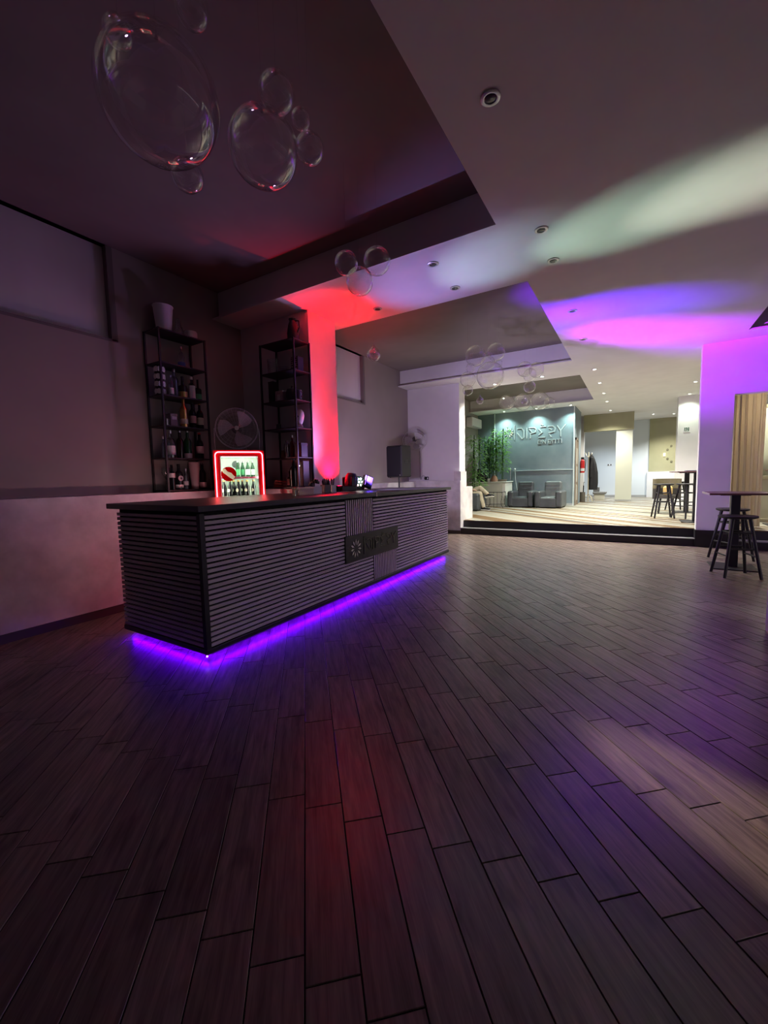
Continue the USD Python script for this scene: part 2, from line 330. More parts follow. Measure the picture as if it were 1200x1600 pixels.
# right wall with doorway
def wall_y(poly, y0, y1):       # polygon in (x, z) extruded along y
    m = extr(poly, y1-y0); v = m.vertices.copy(); m.vertices = np.c_[v[:, 0], y0+v[:, 2], v[:, 1]]; m.fix_normals(); return m
struct('wall_stage', wall_y(sbox(0.955, STG-0.01, XR, SOF+0.01).difference(sbox(1.405, 0, 2.62, 2.606)), 9.07, 9.26), wall_white)
struct('wall_pillar', box(0.968, 1.40, 4.06, 4.506, 0, SOF+0.01), wall_white)
struct('wall_right', wall_x(sbox(YB, -0.05, YF, TOP+0.05).difference(sbox(0.9, 0.25, 7.0, 2.5)), XR, XR+0.2), wall_white)
struct('pavement', box(XR+0.2, 30, -20, 30, -0.15, -0.05), M('blocking_ground_dark', (0.02, 0.02, 0.022), 0.8))  # unseen ground, added to keep sky light off the ceiling
w3 = holder('window_3')  # glazing out of view, placed to let soft light onto bar and walls
for y in (0.9, 2.42, 3.94, 5.46, 6.95): obj('mullion', box(XR+0.06, XR+0.14, y, y+0.05, 0.25, 2.5), metal_black, w3)
for y in (0.95, 2.47, 3.99, 5.51): obj('pane', box(XR+0.09, XR+0.10, y, y+1.44, 0.25, 2.5), pane_glass, w3)
struct('wall_back', box(XL-0.2, XR+0.2, YB-0.2, YB, -0.05, TOP+0.05), wall_taupe)
# lounge shell
struct('wall_lounge_left', box(WX-0.25, WX, 9.27, YF, 0.0, TOP+0.02), wall_taupe)
struct('wall_slate', [box(WX, -4.30, 14.70, 16.35, 0.2, SOF+0.01), box(-4.30, -1.66, 14.65, 16.35, 0.2, SOF+0.01)], blue_wall)
struct('trim_3', [box(-3.60, -1.69, 14.628, 14.652, 1.468, 1.486), box(-1.70, -1.672, 14.63, 14.66, 0.30, SOF), box(-4.262, -4.235, 14.63, 14.66, 0.3, SOF)], M('trim_pale', (0.55, 0.62, 0.62), 0.5))
struct('baseboard_slate', box(-4.87, -1.66, 14.632, 14.66, STG, STG+0.07), M('skirting_grey', (0.35, 0.36, 0.36), 0.5))
struct('wall_lintel', box(-1.66, -0.05, 17.29, 17.5, 2.88, SOF+0.01), olive)
struct('wall_column', box(-0.595, -0.08, 17.35, 17.8, 0.2, SOF+0.01), M('column_cream', (0.62, 0.64, 0.53), 0.7))
struct('baseboard_column', box(-0.60, -0.075, 17.335, 17.36, STG, STG+0.06), M('skirting_grey2', (0.40, 0.40, 0.38), 0.5))
struct('wall_far', box(-4.87, XR, 20.3, 20.6, 0.2, SOF+0.01), M('wall_pale_blue', (0.60, 0.64, 0.66), 0.7))
struct('wall_far', box(-4.87, -1.66, 17.5, 17.7, 0.2, SOF+0.01), wall_white)
struct('baseboard_far', box(-1.66, XR, 20.27, 20.301, STG, STG+0.09), M('skirting_grey3', (0.33, 0.33, 0.32), 0.5))
struct('wall_panel', box(0.495, 2.2, 20.25, 20.302, 1.35, SOF), olive)
struct('trim_4', cbox(0.44, 2.2, 20.2, 20.302, STG, 1.345, 0.004), wall_white)
struct('wall_column', box(1.045, 1.62, 14.8, 15.3, 0.2, SOF+0.01), wall_white)
print('shell ok')
# ------------------------------------------------------------------ lettering and sunburst of the house sign
def strokes(lines, w):
    return unary_union([LineString(l).buffer(w/2, cap_style=2, join_style=2) for l in lines])
GLYPH = {'D': [[(0, 1), (0.66, 1), (0.95, 0.78), (0.95, 0.14), (0.72, 0.02), (0, 0.62)]], 'I': [[(0.1, 0), (0.1, 1)]],
         'P': [[(0, 1), (0.72, 1), (0.98, 0.84), (0.90, 0.56), (0.22, 0.46), (0.22, 0)], [(0.06, 0.9), (0.46, 0.56)]],
         'E': [[(0.28, 1.0), (1.0, 1.0)], [(0.05, 0.82), (0.5, 0.5), (0.04, 0.26)], [(0.02, 0.04), (0.95, 0.04)], [(0.36, 1.22), (0.66, 1.13)]],
         'R': [[(0, 1), (0.72, 1), (1.0, 0.8), (0.92, 0.5), (0.1, 0.4)], [(0.14, 0.84), (0.55, 0.66)], [(0.22, 0.30), (0.5, 0.0)]],
         'Y': [[(0, 1.02), (0.45, 0.55), (0.45, 0)], [(0.45, 0.55), (1.05, 1.08)]],
         'e': [[(0.95, 0.1), (0.1, 0.1), (0.1, 0.9), (0.9, 0.9), (0.9, 0.5), (0.2, 0.5)]], 'v': [[(0, 0.95), (0, 0.1)], [(0, 0.95), (0.75, 0.08), (0.75, 0.95)]],
         'n': [[(0, 0), (0, 0.9), (0.8, 0.9), (0.8, 0)]], 't': [[(0, 0.92), (0.9, 0.92)], [(0.45, 0.92), (0.45, 0)]], 'i': [[(0.1, 0), (0.1, 1)]]}
def glyph(ch, x, y, w, h, s):
    return strokes([[(x+a*w, y+b*h) for a, b in l] for l in GLYPH[ch]], s)
WORD = [('D', 0.0, 0.29), ('I', 0.36, 0.09), ('P', 0.44, 0.30), ('E', 0.79, 0.29), ('R', 1.13, 0.28), ('Y', 1.46, 0.30)]
def sunburst(cx, cy, R, n=11, r0=0.36):
    out = []
    for k in range(n):
        a = math.pi/2+2*math.pi*k/n; b = 0.15
        P = [(r0*R, a), (0.72*R, a-b), (R, a), (0.72*R, a+b)]
        out.append(Polygon([(cx+r*math.cos(t), cy+r*math.sin(t)) for r, t in P]))
    return out
sign_pale = M('letter_pale', (0.42, 0.45, 0.46), 0.45)
petal_lit = M('petal_lit_cream', (0.75, 0.70, 0.52), 0.4)  # warm light on three emblem petals painted into their colour
ws = thing('wall_lettering', 'raised geometric metal lettering with star emblem on the slate feature wall', 'sign', (-3.84, 14.65, 2.34))
def wpart(name, poly, mat, d=0.018): obj(name, upright(slab(poly, 0.0, d)), mat, ws)
for ch, x, w in WORD: wpart('letter', glyph(ch, 0.36+x*0.88, 0.215, w*0.82, 0.36, 0.031), sign_pale)
for ch, x, w in (('e', 1.04, 0.12), ('v', 1.20, 0.12), ('e', 1.36, 0.12), ('n', 1.51, 0.10), ('t', 1.64, 0.12), ('i', 1.78, 0.05)): wpart('small_letter', glyph(ch, x, 0.01, w, 0.135, 0.017), sign_pale)
wpart('divider', sbox(0.265, 0.20, 0.285, 0.70), sign_pale)
for k, p in enumerate(sunburst(0.08, 0.46, 0.17, 11)): wpart('emblem_petal', p, petal_lit if k in (6, 7, 8) else sign_pale, 0.018)

# ------------------------------------------------------------------ the bar
BL = (-3.24, 4.15, 0.0)
bar = thing('bar_counter', 'long slatted grey oak bar with dark counter and violet light strip under its base', 'bar counter', BL)
def bp(name, mesh, mat, **k): return obj(name, move(trimesh.util.concatenate(mesh) if isinstance(mesh, list) else mesh, (-BL[0], -BL[1], 0)), mat, bar, **k)
bp('body', box(-3.80, -2.686, 1.856, 6.46, 0.085, 1.126), felt)
bp('foot', box(-3.72, -2.78, 1.95, 6.38, 0.0, 0.075), black_plastic)
bp('plinth', cbox(-3.82, -2.662, 1.832, 6.485, 0.060, 0.100, 0.004), black_plastic)
bp('countertop', cbox(-3.87, -2.605, 1.785, 4.136, 1.126, 1.170, 0.003), counter_mat)
bp('countertop', cbox(-3.87, -2.632, 4.139, 6.53, 1.118, 1.160, 0.003), counter_mat)
bp('edge_trim', box(-2.632, -2.603, 4.130, 4.139, 1.120, 1.172), chrome)
bp('corner_trim', box(-2.702, -2.664, 1.834, 1.872, 0.10, 1.106), black_plastic)
bp('divider_trim', box(-2.69, -2.672, 3.586, 3.602, 0.71, 1.106), black_plastic); bp('divider_trim', box(-2.69, -2.672, 4.126, 4.142, 0.10, 0.415), black_plastic)
for k in range(25):
    z0 = 0.107+0.0399*k; z1 = z0+0.0265; zm = (z0+z1)/2; X = (-2.688, -2.668); sm = slat_mats[rng.randrange(3)]
    bp('slat', cbox(X[0], X[1], 1.876, 3.584 if zm > 0.41 else 4.124, z0, z1, 0.0025), sm)
    if zm > 0.715 or zm < 0.41: bp('slat', cbox(X[0], X[1], 4.144 if zm > 0.41 else 4.70, 6.468, z0, z1, 0.0025), slat_mats[rng.randrange(3)])
    else: bp('slat', cbox(X[0], X[1], 4.70, 6.468, z0, z1, 0.0025), slat_mats[rng.randrange(3)])
    bp('slat', cbox(-3.815, -2.704, 1.838, 1.858, z0, z1, 0.0025), slat_mats[rng.randrange(3)])
for k in range(14):
    bp('upright_slat', cbox(-2.688, -2.667, 3.604+k*0.0385, 3.604+k*0.0385+0.0225, 0.70, 1.104, 0.0025), slat_vert)
    bp('upright_slat', cbox(-2.688, -2.667, 4.146+k*0.0398, 4.146+k*0.0398+0.0235, 0.106, 0.42, 0.0025), slat_vert)
def onbar(poly, h):     # text plane -> plate facing +x, reading along +y
    m = extr(poly, h); v = m.vertices.copy(); m.vertices = np.c_[v[:, 2], v[:, 0], v[:, 1]]; m.fix_normals(); return m
SG = (-2.652, 3.556, 0.412)
bp('sign_plate', cbox(-2.668, SG[0], SG[1], 4.716, 0.412, 0.712, 0.002), sign_black)
def sg(name, poly, mat, h): bp(name, move(onbar(poly, h), SG), mat)
for p in sunburst(0.19, 0.145, 0.105, 11): sg('emblem_petal', p, silver, 0.004)
sg('sign_divider', sbox(0.345, 0.05, 0.357, 0.26), sign_gloss, 0.006)
for ch, x, w in WORD: sg('sign_letter', glyph(ch, 0.40+x*0.40, 0.085, w*0.37, 0.135, 0.014), sign_gloss, 0.006)
led_violet = Memit('led_violet', (0.13, 0.0, 1.0), 50.0)
bp('light_strip', box(-2.722, -2.708, 1.90, 6.42, 0.044, 0.059), led_violet)
bp('light_strip', box(-3.78, -2.73, 1.880, 1.894, 0.044, 0.059), led_violet)
bp('back_strip', box(-3.806, -3.80, 1.95, 6.3, 0.98, 1.0), Memit('unseen_strip_rose', (1.0, 0.55, 0.62), 26.0))  # out of view behind the bar, placed to light the left stucco
bp('back_strip', box(-3.806, -3.80, 2.1, 6.3, 0.35, 0.36), Memit('unseen_strip_red', (1.0, 0.03, 0.12), 30.0))  # unseen as well, reddens the lower stucco
bp('strip_end', cbox(-2.667, -2.655, 1.822, 1.834, 0.050, 0.062, 0.002), Memit('led_end', (1.0, 0.55, 0.9), 3.0))

# ------------------------------------------------------------------ bottles and small ware
GLASS = {'brown': M('glass_brown', (0.018, 0.008, 0.004), 0.12), 'green': M('glass_green', (0.010, 0.045, 0.018), 0.12), 'black': M('glass_black', (0.006, 0.006, 0.008), 0.12),
         'clear': clear_glass, 'frost': Mpane('bottle_frost', (0.55, 0.58, 0.66), 0.15, 0.10), 'gold': M('foil_gold', (0.85, 0.52, 0.16), 0.25, 1.0), 'red': M('glass_red', (0.10, 0.006, 0.008), 0.15)}
LAB = {'cream': M('label_cream', (0.62, 0.56, 0.42), 0.6), 'white': M('label_white', (0.68, 0.67, 0.66), 0.6), 'pink': M('label_rose', (0.55, 0.30, 0.30), 0.6), 'green': M('label_green', (0.06, 0.30, 0.12), 0.6),
       'blue': M('label_blue', (0.05, 0.08, 0.35), 0.6), 'gold': M('label_gold', (0.55, 0.38, 0.12), 0.4, 0.6)}
CAP = {'black': black_plastic, 'silver': chrome, 'white': white_plastic, 'gold': GLASS['gold'], 'red': M('cap_red', (0.35, 0.02, 0.02), 0.4)}
SHAPE = {'wine': [(0, 0), (1, 0.01), (1, 0.60), (0.85, 0.68), (0.40, 0.77), (0.36, 0.99), (0, 1)],
         'spirit': [(0, 0), (0.96, 0.008), (1, 0.03), (1, 0.62), (0.80, 0.70), (0.36, 0.75), (0.33, 0.90), (0.38, 0.905), (0.38, 0.93), (0, 0.93)],
         'beer': [(0, 0), (1, 0.012), (1, 0.55), (0.86, 0.64), (0.45, 0.80), (0.42, 0.97), (0, 0.975)],
         'squat': [(0, 0), (0.98, 0.01), (1, 0.05), (1, 0.52), (0.92, 0.58), (0.32, 0.64), (0.28, 0.86), (0, 0.86)],
         'flare': [(0, 0), (0.75, 0.01), (0.8, 0.3), (1, 0.55), (0.5, 0.72), (0.3, 0.78), (0.28, 0.95), (0, 0.95)]}
def bottle(label, loc, h, r, shape='spirit', glass='brown', lab=None, cap='black', lz=(0.16, 0.46), group=None, name='bottle', cat='bottle'):
    t = thing(name, label, cat, loc, 0, group)
    obj('glass_body', lathe([(a*r, b*h) for a, b in SHAPE[shape]], 24), GLASS[glass], t, 40)
    top = SHAPE[shape][-1][1]*h; cr = SHAPE[shape][-2][0]*r
    obj('cap', lathe([(0, top-0.012), (cr*1.12, top-0.012), (cr*1.12, max(h, top+0.006)), (0, max(h, top+0.006))], 20), CAP[cap], t, 40)
    if lab: obj('label', lathe([(r*1.002, lz[0]*h), (r*1.012, lz[0]*h), (r*1.012, lz[1]*h), (r*1.002, lz[1]*h)], 24), LAB[lab], t, 40)
    return t

FR = (-4.105, 3.405, 0.0); FRZ = 53.0; K, FB = 1.37, 1.107      # its glass door starts at height FB; the door is laid out in units of K metres
fr = thing('bar_fridge', 'upright bottle fridge with glowing red neon door frame standing behind the bar', 'fridge', FR, FRZ)
def fp(name, mesh, mat, smooth=False):
    m = trimesh.util.concatenate(mesh) if isinstance(mesh, list) else mesh.copy()
    m.apply_scale(K); m.apply_translation((0, 0, FB)); return obj(name, m, mat, fr, smooth)
def Mtrans(name, c): return usdkit.material(stage, '/World/Looks/'+name, {'d': ('diffuse_bsdf', {'color': c}), 't': ('translucent_bsdf', {'color': c}), 'x': ('mix_closure', {'fac': 0.6})}, [('d.BSDF', 'x.closure1'), ('t.BSDF', 'x.closure2')], surface='x.closure')
fr_red = M('fridge_red', (0.30, 0.012, 0.016), 0.4); fr_in = M('fridge_liner', (0.70, 0.78, 0.70), 0.5)
W2, FH, FD = 0.212, 0.438, 0.31
obj('base_cabinet', cbox(-W2*K, W2*K, 0.0, FD*K, 0.0, FB+0.002, 0.006), fr_red, fr)
fp('cabinet', [cbox(-W2, W2, 0.02, FD, 0, 0.03, 0.004), cbox(-W2, W2, 0.02, FD, FH-0.045, FH, 0.004), cbox(-W2, -W2+0.03, 0.02, FD, 0.01, FH, 0.004), cbox(W2-0.03, W2, 0.02, FD, 0.01, FH, 0.004), box(-W2, W2, FD-0.03, FD, 0, FH)], fr_red)
fp('liner', [box(-W2+0.03, W2-0.03, FD-0.036, FD-0.03, 0.03, FH-0.045), box(-W2+0.03, -W2+0.034, 0.03, FD-0.03, 0.03, FH-0.045), box(W2-0.034, W2-0.03, 0.03, FD-0.03, 0.03, FH-0.045), box(-W2+0.03, W2-0.03, 0.03, FD-0.03, 0.03, 0.034), box(-W2+0.03, W2-0.03, 0.03, FD-0.03, FH-0.049, FH-0.045)], fr_in)
fp('door_frame', upright(slab(sbox(-W2, 0.0, W2, FH).difference(sbox(-0.158, 0.012, 0.158, FH-0.052)), -0.0, 0.024)), fr_red)
fp('door_glass', box(-0.16, 0.16, -0.010, -0.006, 0.010, FH-0.05), pane_glass)
fp('door_edge', upright(move(slab(sbox(-0.160, 0.010, 0.160, FH-0.050).difference(sbox(-0.154, 0.012, 0.154, FH-0.056)), 0, 0.004), (0, 0, 0.0225))), white_plastic)
rc = 0.03; nx, nz = 0.196, FH-0.016
arc = [(nx-rc+rc*math.cos(a), -0.030, nz-rc+rc*math.sin(a)) for a in np.linspace(0, math.pi/2, 7)]
path = [(nx, -0.030, 0.006), (nx, -0.030, 0.2)]+arc+[(0, -0.030, nz)]+[(-p[0], p[1], p[2]) for p in arc[::-1]]+[(-nx, -0.030, 0.2), (-nx, -0.030, 0.006)]
fp('neon_tube', tube(path, 0.0055, 10), Memit('neon_red', (1.0, 0.05, 0.07), 19.0), True)
fp('shelf', box(-0.178, 0.178, 0.045, FD-0.04, 0.197, 0.201), pane_glass)
fp('price_strip', box(-0.176, 0.176, 0.036, 0.044, 0.190, 0.207), M('strip_pink', (0.62, 0.30, 0.42), 0.5))
for k in range(5): fp('price_tag', box(-0.166+k*0.062, -0.120+k*0.062+0.008*(k % 2), 0.0345, 0.0362, 0.193, 0.204), M(f'tag_red_{k}', (0.45, 0.05, 0.12), 0.5))
for sx in (-1, 1): fp('side_lamp', box(sx*0.1655-0.003, sx*0.1655+0.003, 0.028, 0.038, 0.03, FH-0.06), Memit('unseen_fridge_side_lamp_%d' % (sx+1), (0.9, 1.0, 0.85), 48.0))  # unseen behind the door frame, placed to light the bottle labels
fp('interior_lamp', box(-0.14, 0.14, 0.05, 0.065, FH-0.054, FH-0.0495), Memit('fridge_lamp', (0.85, 1.0, 0.86), 60.0))
fp('air_fan', move(lathe([(0, 0), (0.034, 0), (0.034, 0.012), (0.01, 0.016), (0, 0.016)], 24), (-0.02, FD-0.036, 0.325), rx=90), M('fan_grey', (0.09, 0.10, 0.10), 0.5), 40)
blob = Polygon([(-0.052, 0.036), (-0.030, 0.042), (-0.012, 0.020), (0.020, 0.006), (0.036, -0.016), (0.048, -0.026), (0.034, -0.046), (0.004, -0.026), (-0.020, -0.004), (-0.044, 0.014)]).buffer(0.004)
fp('round_sticker', move(upright(slab(Polygon([(0.063*math.cos(q), 0.063*math.sin(q)) for q in np.linspace(0, 2*math.pi, 40)[:-1]]).difference(blob), 0, 0.002)), (-0.092, -0.0108, 0.232)), Mtrans('sticker_red', (0.50, 0.012, 0.014)))
fp('sticker_shape', move(upright(slab(blob, 0, 0.002)), (-0.092, -0.0108, 0.232)), Mtrans('sticker_cream', (0.85, 0.82, 0.70)))
def fx(x, y, z):
    c, s = math.cos(math.radians(FRZ)), math.sin(math.radians(FRZ)); return (FR[0]+K*(c*x-s*y), FR[1]+K*(s*x+c*y), FB+K*z)
for k, x in enumerate((-0.010, 0.034, 0.078, 0.122)):
    bottle(('first', 'second', 'third', 'fourth')[k]+' green bottle from the left on the upper shelf of the lit fridge', fx(x, 0.14+0.02*(k % 2), 0.201), 0.150*K, 0.019*K, 'beer', 'green', 'white' if k > 1 else 'green', 'silver', (0.15, 0.5), 'green bottles in the fridge')
for k, x in enumerate((-0.135, -0.085, -0.012, 0.062, 0.118)):
    t = bottle(('first', 'second', 'third', 'fourth', 'fifth')[k]+' dark bottle with round cream label in the front lower row of the fridge', fx(x, 0.085, 0.034), 0.142*K, 0.021*K, 'beer', 'black', None, 'gold', group='dark bottles in the lower fridge row')
    obj('round_label', move(lathe([(0, 0), (0.021, 0), (0.021, 0.003), (0, 0.003)], 20), (0.006, -0.0275, 0.072), rx=90, rz=12), LAB['cream'], t)
for k, x in enumerate((-0.050, 0.026)):
    t = bottle(('left', 'right')[k]+' dark bottle in the back lower row of the fridge, half hidden behind two others', fx(x, 0.17, 0.034), 0.142*K, 0.021*K, 'beer', 'black', None, 'gold', group='dark bottles in the lower fridge row')
    obj('round_label', move(lathe([(0, 0), (0.021, 0), (0.021, 0.003), (0, 0.003)], 20), (0.006, -0.0275, 0.072), rx=90, rz=12), LAB['cream'], t)

wire = M('cage_wire', (0.60, 0.58, 0.60), 0.3)
blade_mat = M('fan_blade', (0.42, 0.40, 0.44), 0.25)
def fan_head(t, R, tilt, z, off=(0, 0)):
    def T(m): return move(m, (off[0], off[1], z), rx=90+tilt)     # cage axis: local +z -> towards -y
    parts = [ring(R, 0.0035, 56, 6), ring(R*0.97, 0.002, 56, 6, 0.045), ring(R*0.97, 0.002, 56, 6, -0.045)]
    for s in (-1, 1):
        for q in (0.3, 0.5, 0.7, 0.86): parts.append(ring(R*q, 0.0009, 40, 5, s*(0.045+0.018*(1-q))))
        for k in range(28):
            a = 2*math.pi*k/28
            parts.append(tube([(0.03*math.cos(a), 0.03*math.sin(a), s*0.062), (R*0.6*math.cos(a), R*0.6*math.sin(a), s*0.056), (R*0.97*math.cos(a), R*0.97*math.sin(a), s*0.045), (R*math.cos(a), R*math.sin(a), 0)], 0.0008, 4))
    obj('cage', T(trimesh.util.concatenate(parts)), wire, t, 40)
    obj('badge', T(lathe([(0, 0.060), (0.027, 0.060), (0.027, 0.067), (0, 0.069)], 24)), M('fan_badge_'+t.GetName(), (0.45, 0.42, 0.45), 0.4), t, 40)
    obj('hub', T(lathe([(0, -0.02), (0.03, -0.02), (0.03, 0.02), (0, 0.026)], 24)), black_plastic, t, 40)
    obj('motor', T(lathe([(0, -0.16), (0.04, -0.155), (0.055, -0.10), (0.055, -0.065), (0, -0.06)], 24)), black_plastic, t, 40)
    for k in range(3):
        a0 = math.radians(120*k+38); nr, na = 8, 7; vv = []
        for i in range(nr):
            q = i/(nr-1); rr = 0.028+(R*0.86-0.028)*q; half = math.radians(16+16*math.sin(q*math.pi*0.75)); sw = 0.35*q
            for j in range(na):
                s = j/(na-1)*2-1; vv.append((rr*math.cos(a0+sw+half*s), rr*math.sin(a0+sw+half*s), 0.022*s*(1-0.4*q)))
        ff = [(i*na+j, (i+1)*na+j, (i+1)*na+j+1, i*na+j+1) for i in range(nr-1) for j in range(na-1)]
        tri = np.array([(q[0], q[1], q[2]) for q in ff]+[(q[0], q[2], q[3]) for q in ff])
        v0 = np.array(vv); m = trimesh.Trimesh(np.vstack([v0, v0+[0, 0, 0.002]]), np.vstack([tri[:, ::-1], tri+len(v0)]), process=False)
        obj('blade', T(m), blade_mat, t, 40)
fan = thing('desk_fan', 'round metal fan with three blades standing on top of the red-lit fridge', 'fan', fx(0.0, 0.15, FH), 0)
FZ = 0.285; fan.GetAttribute('xformOp:translate'); UsdGeom.Xformable(fan).AddRotateZOp().Set(50.0)
fan_head(fan, 0.252, 0, FZ)
obj('yoke', tube([(-0.262, 0, FZ), (-0.266, 0, 0.12), (-0.258, 0, 0.012), (0.258, 0, 0.012), (0.266, 0, 0.12), (0.262, 0, FZ)], 0.006, 8), wire, fan, 40)
for s in (-1, 1): obj('foot', tube([(s*0.15, -0.08, 0.007), (s*0.15, 0.08, 0.007)], 0.007, 8), black_plastic, fan, 40)
wf = thing('wall_fan', 'round metal fan mounted high on the wall beside the loudspeaker, tilted downwards', 'fan', (-4.53, 8.93, 2.20), 22)
fan_head(wf, 0.275, 34, 0.0)
obj('bracket', [tube([(0, 0.08, 0.05), (0.02, 0.16, 0.10), (0.05, 0.29, 0.12)], 0.016, 8), box(0.0, 0.10, 0.27, 0.30, 0.06, 0.20)], black_plastic, wf, 40)
cb = thing('power_cable', 'thin grey cable hanging from the wall fan to the socket', 'cable', (-4.52, 9.255, 1.30))
obj('cord', tube([(-0.03, 0.0, 0.68), (-0.03, 0.006, 0.3), (-0.03, 0.006, 0.04), (0.0, 0.0, -0.03), (0.01, 0, 0.03), (0.06, -0.004, 0.075), (0.11, 0, 0.05), (0.115, 0.004, 0.0)], 0.004, 6), M('cord_grey', (0.10, 0.09, 0.11), 0.5), cb, 40)
obj('plug', cbox(0.095, 0.135, -0.02, 0.002, -0.02, 0.02, 0.004), black_plastic, cb)
so = thing('wall_socket', 'small black wall socket above the stucco ledge under the wall fan', 'socket', (-4.375, 9.268, 1.295))
obj('cover', cbox(-0.055, 0.055, -0.008, 0.002, -0.03, 0.045, 0.003), black_plastic, so); obj('outlet', cbox(0.012, 0.045, -0.010, -0.006, -0.015, 0.028, 0.002), white_plastic, so)

# ------------------------------------------------------------------ loudspeaker on its stand
SPX, SPY = -4.27, 7.68
sst = thing('speaker_stand', 'black tripod stand carrying the loudspeaker behind the bar', 'speaker stand', (SPX, SPY, 0))
obj('pole', cyl(0.0175, 0.12, 1.343, 16), metal_black, sst, 40); obj('collar', cyl(0.03, 0.62, 0.72, 16), black_plastic, sst, 40)
for k in range(3):
    a = math.radians(30+120*k); obj('leg', tube([(0.02*math.cos(a), 0.02*math.sin(a), 0.66), (0.27*math.cos(a), 0.27*math.sin(a), 0.015)], 0.012, 8), metal_black, sst, 40)
sp = thing('loudspeaker', 'tall black loudspeaker raised on a pole behind the far end of the bar', 'loudspeaker', (SPX, SPY, 1.345), -8)
obj('cabinet', cbox(-0.2, 0.2, -0.17, 0.18, 0.0, 0.655, 0.02), M('speaker_shell', (0.012, 0.012, 0.012), 0.6), sp)
obj('grille', cbox(-0.185, 0.185, -0.182, -0.165, 0.02, 0.635, 0.01), Mnoise('grille_black', (0.003, 0.003, 0.005), (0.006, 0.006, 0.009), 160, 0.8), sp)
obj('handle', cbox(0.198, 0.206, -0.06, 0.06, 0.30, 0.36, 0.003), black_plastic, sp)
obj('foot', [cyl(0.018, -0.012, 0.002, 12, -0.14, -0.12), cyl(0.018, -0.012, 0.002, 12, 0.10, -0.12)], black_plastic, sp, 40)
obj('badge', cbox(0.150, 0.175, -0.186, -0.181, 0.03, 0.05, 0.001), silver, sp)

# ------------------------------------------------------------------ things standing on the bar
CT = 1.170
bx = thing('napkin_box', 'low pale wooden box standing on the bar, second thing right of the fridge', 'box', (-3.09, 3.40, CT), 78)
obj('box_body', cbox(-0.10, 0.10, -0.06, 0.06, 0.0, 0.062, 0.003), M('pale_wood', (0.72, 0.50, 0.38), 0.55), bx); obj('lid', cbox(-0.104, 0.104, -0.064, 0.064, 0.062, 0.085, 0.003), M('pale_wood_lid', (0.76, 0.54, 0.42), 0.55), bx)
gl = thing('shot_glass', 'small glass standing on the bar directly left of the pale box', 'glass', (-3.03, 3.235, CT))
obj('glass_body', lathe([(0, 0), (0.018, 0), (0.022, 0.06), (0.020, 0.06), (0.016, 0.008), (0, 0.008)], 20), clear_glass, gl, 40)
def cutlery(label, loc, w, d, h, mat, n, kind):
    t = thing('bar_caddy', label, 'caddy', loc, 76)
    obj('holder', [box(-w, w, -d, d, 0, 0.006), box(-w, w, -d, -d+0.004, 0, h), box(-w, w, d-0.004, d, 0, h), box(-w, -w+0.004, -d, d, 0, h), box(w-0.004, w, -d, d, 0, h)], mat, t)
    for k in range(n):
        x, y = rng.uniform(-w*0.75, w*0.75), rng.uniform(-d*0.7, d*0.7)
        if kind == 'straw': obj('straw', tube([(x*0.5, y*0.5, 0.01), (x*1.3, y*1.3, h+rng.uniform(0.03, 0.085))], 0.007, 7), black_plastic, t)
        else: obj('cup_lid', move(cyl(0.03, 0, rng.uniform(0.018, 0.035), 16, r1=0.026), (x*0.9, y*0.5, h+0.012*k), rx=rng.uniform(-18, 18), ry=rng.uniform(-12, 12)), black_plastic, t, 40)
cutlery('white bar caddy heaped with black lids, left of the three containers on the bar', (-3.20, 3.70, CT), 0.075, 0.06, 0.085, M('caddy_white', (0.68, 0.64, 0.64), 0.5), 6, 'lid')
cutlery('dark square holder full of black straws, middle one of the three containers on the bar', (-3.17, 3.885, CT), 0.045, 0.045, 0.10, M('caddy_dark', (0.10, 0.09, 0.09), 0.4), 9, 'straw')
cutlery('grey metal holder with black stirrers, right of the three containers on the bar', (-3.18, 4.02, CT), 0.035, 0.04, 0.095, M('caddy_steel', (0.38, 0.37, 0.36), 0.4, 0.6), 7, 'straw')
mh = thing('stage_light', 'black hooded moving head stage light standing on the middle of the bar', 'stage light', (-3.38, 4.60, CT), 70)
obj('base', cbox(-0.15, 0.10, -0.10, 0.10, 0, 0.075, 0.012), black_plastic, mh)
obj('hood', move(lathe([(0, 0), (0.085, 0.0), (0.092, 0.08), (0.088, 0.15), (0.06, 0.195), (0, 0.205)], 28), (0.06, 0, 0.045), ry=8), M('hood_black', (0.02, 0.02, 0.023), 0.45), mh, 40)
for s in (-1, 1): obj('yoke_arm', cbox(0.0, 0.07, s*0.105-0.012, s*0.105+0.012, 0.06, 0.19, 0.006), black_plastic, mh)
pr = thing('par_light', 'small black par light hidden behind the caddies that throws the red glow on the pillar', 'stage light', (RED_PAR[0], RED_PAR[1], CT))
obj('can', lathe([(0, 0.0), (0.05, 0.0), (0.055, 0.075), (0.050, 0.075), (0.045, 0.02), (0, 0.02)], 24), black_plastic, pr, 40)
obj('lens', lathe([(0, 0.066), (0.046, 0.066), (0.0, 0.069)], 24), Memit('par_lens_red', (1.0, 0.01, 0.02), 6), pr, 40)
ef = thing('effect_light', 'black party effect light with a cluster of glowing white lenses on the bar', 'stage light', (EFFECT[0], EFFECT[1], CT), 62)
obj('housing', cbox(-0.075, 0.10, -0.02, 0.13, 0.0, 0.17, 0.012), black_plastic, ef)
obj('lens_plate', move(cyl(0.085, 0, 0.012, 28), (-0.0, -0.012, 0.115), rx=80), M('lens_plate', (0.03, 0.10, 0.08), 0.3), ef, 40)
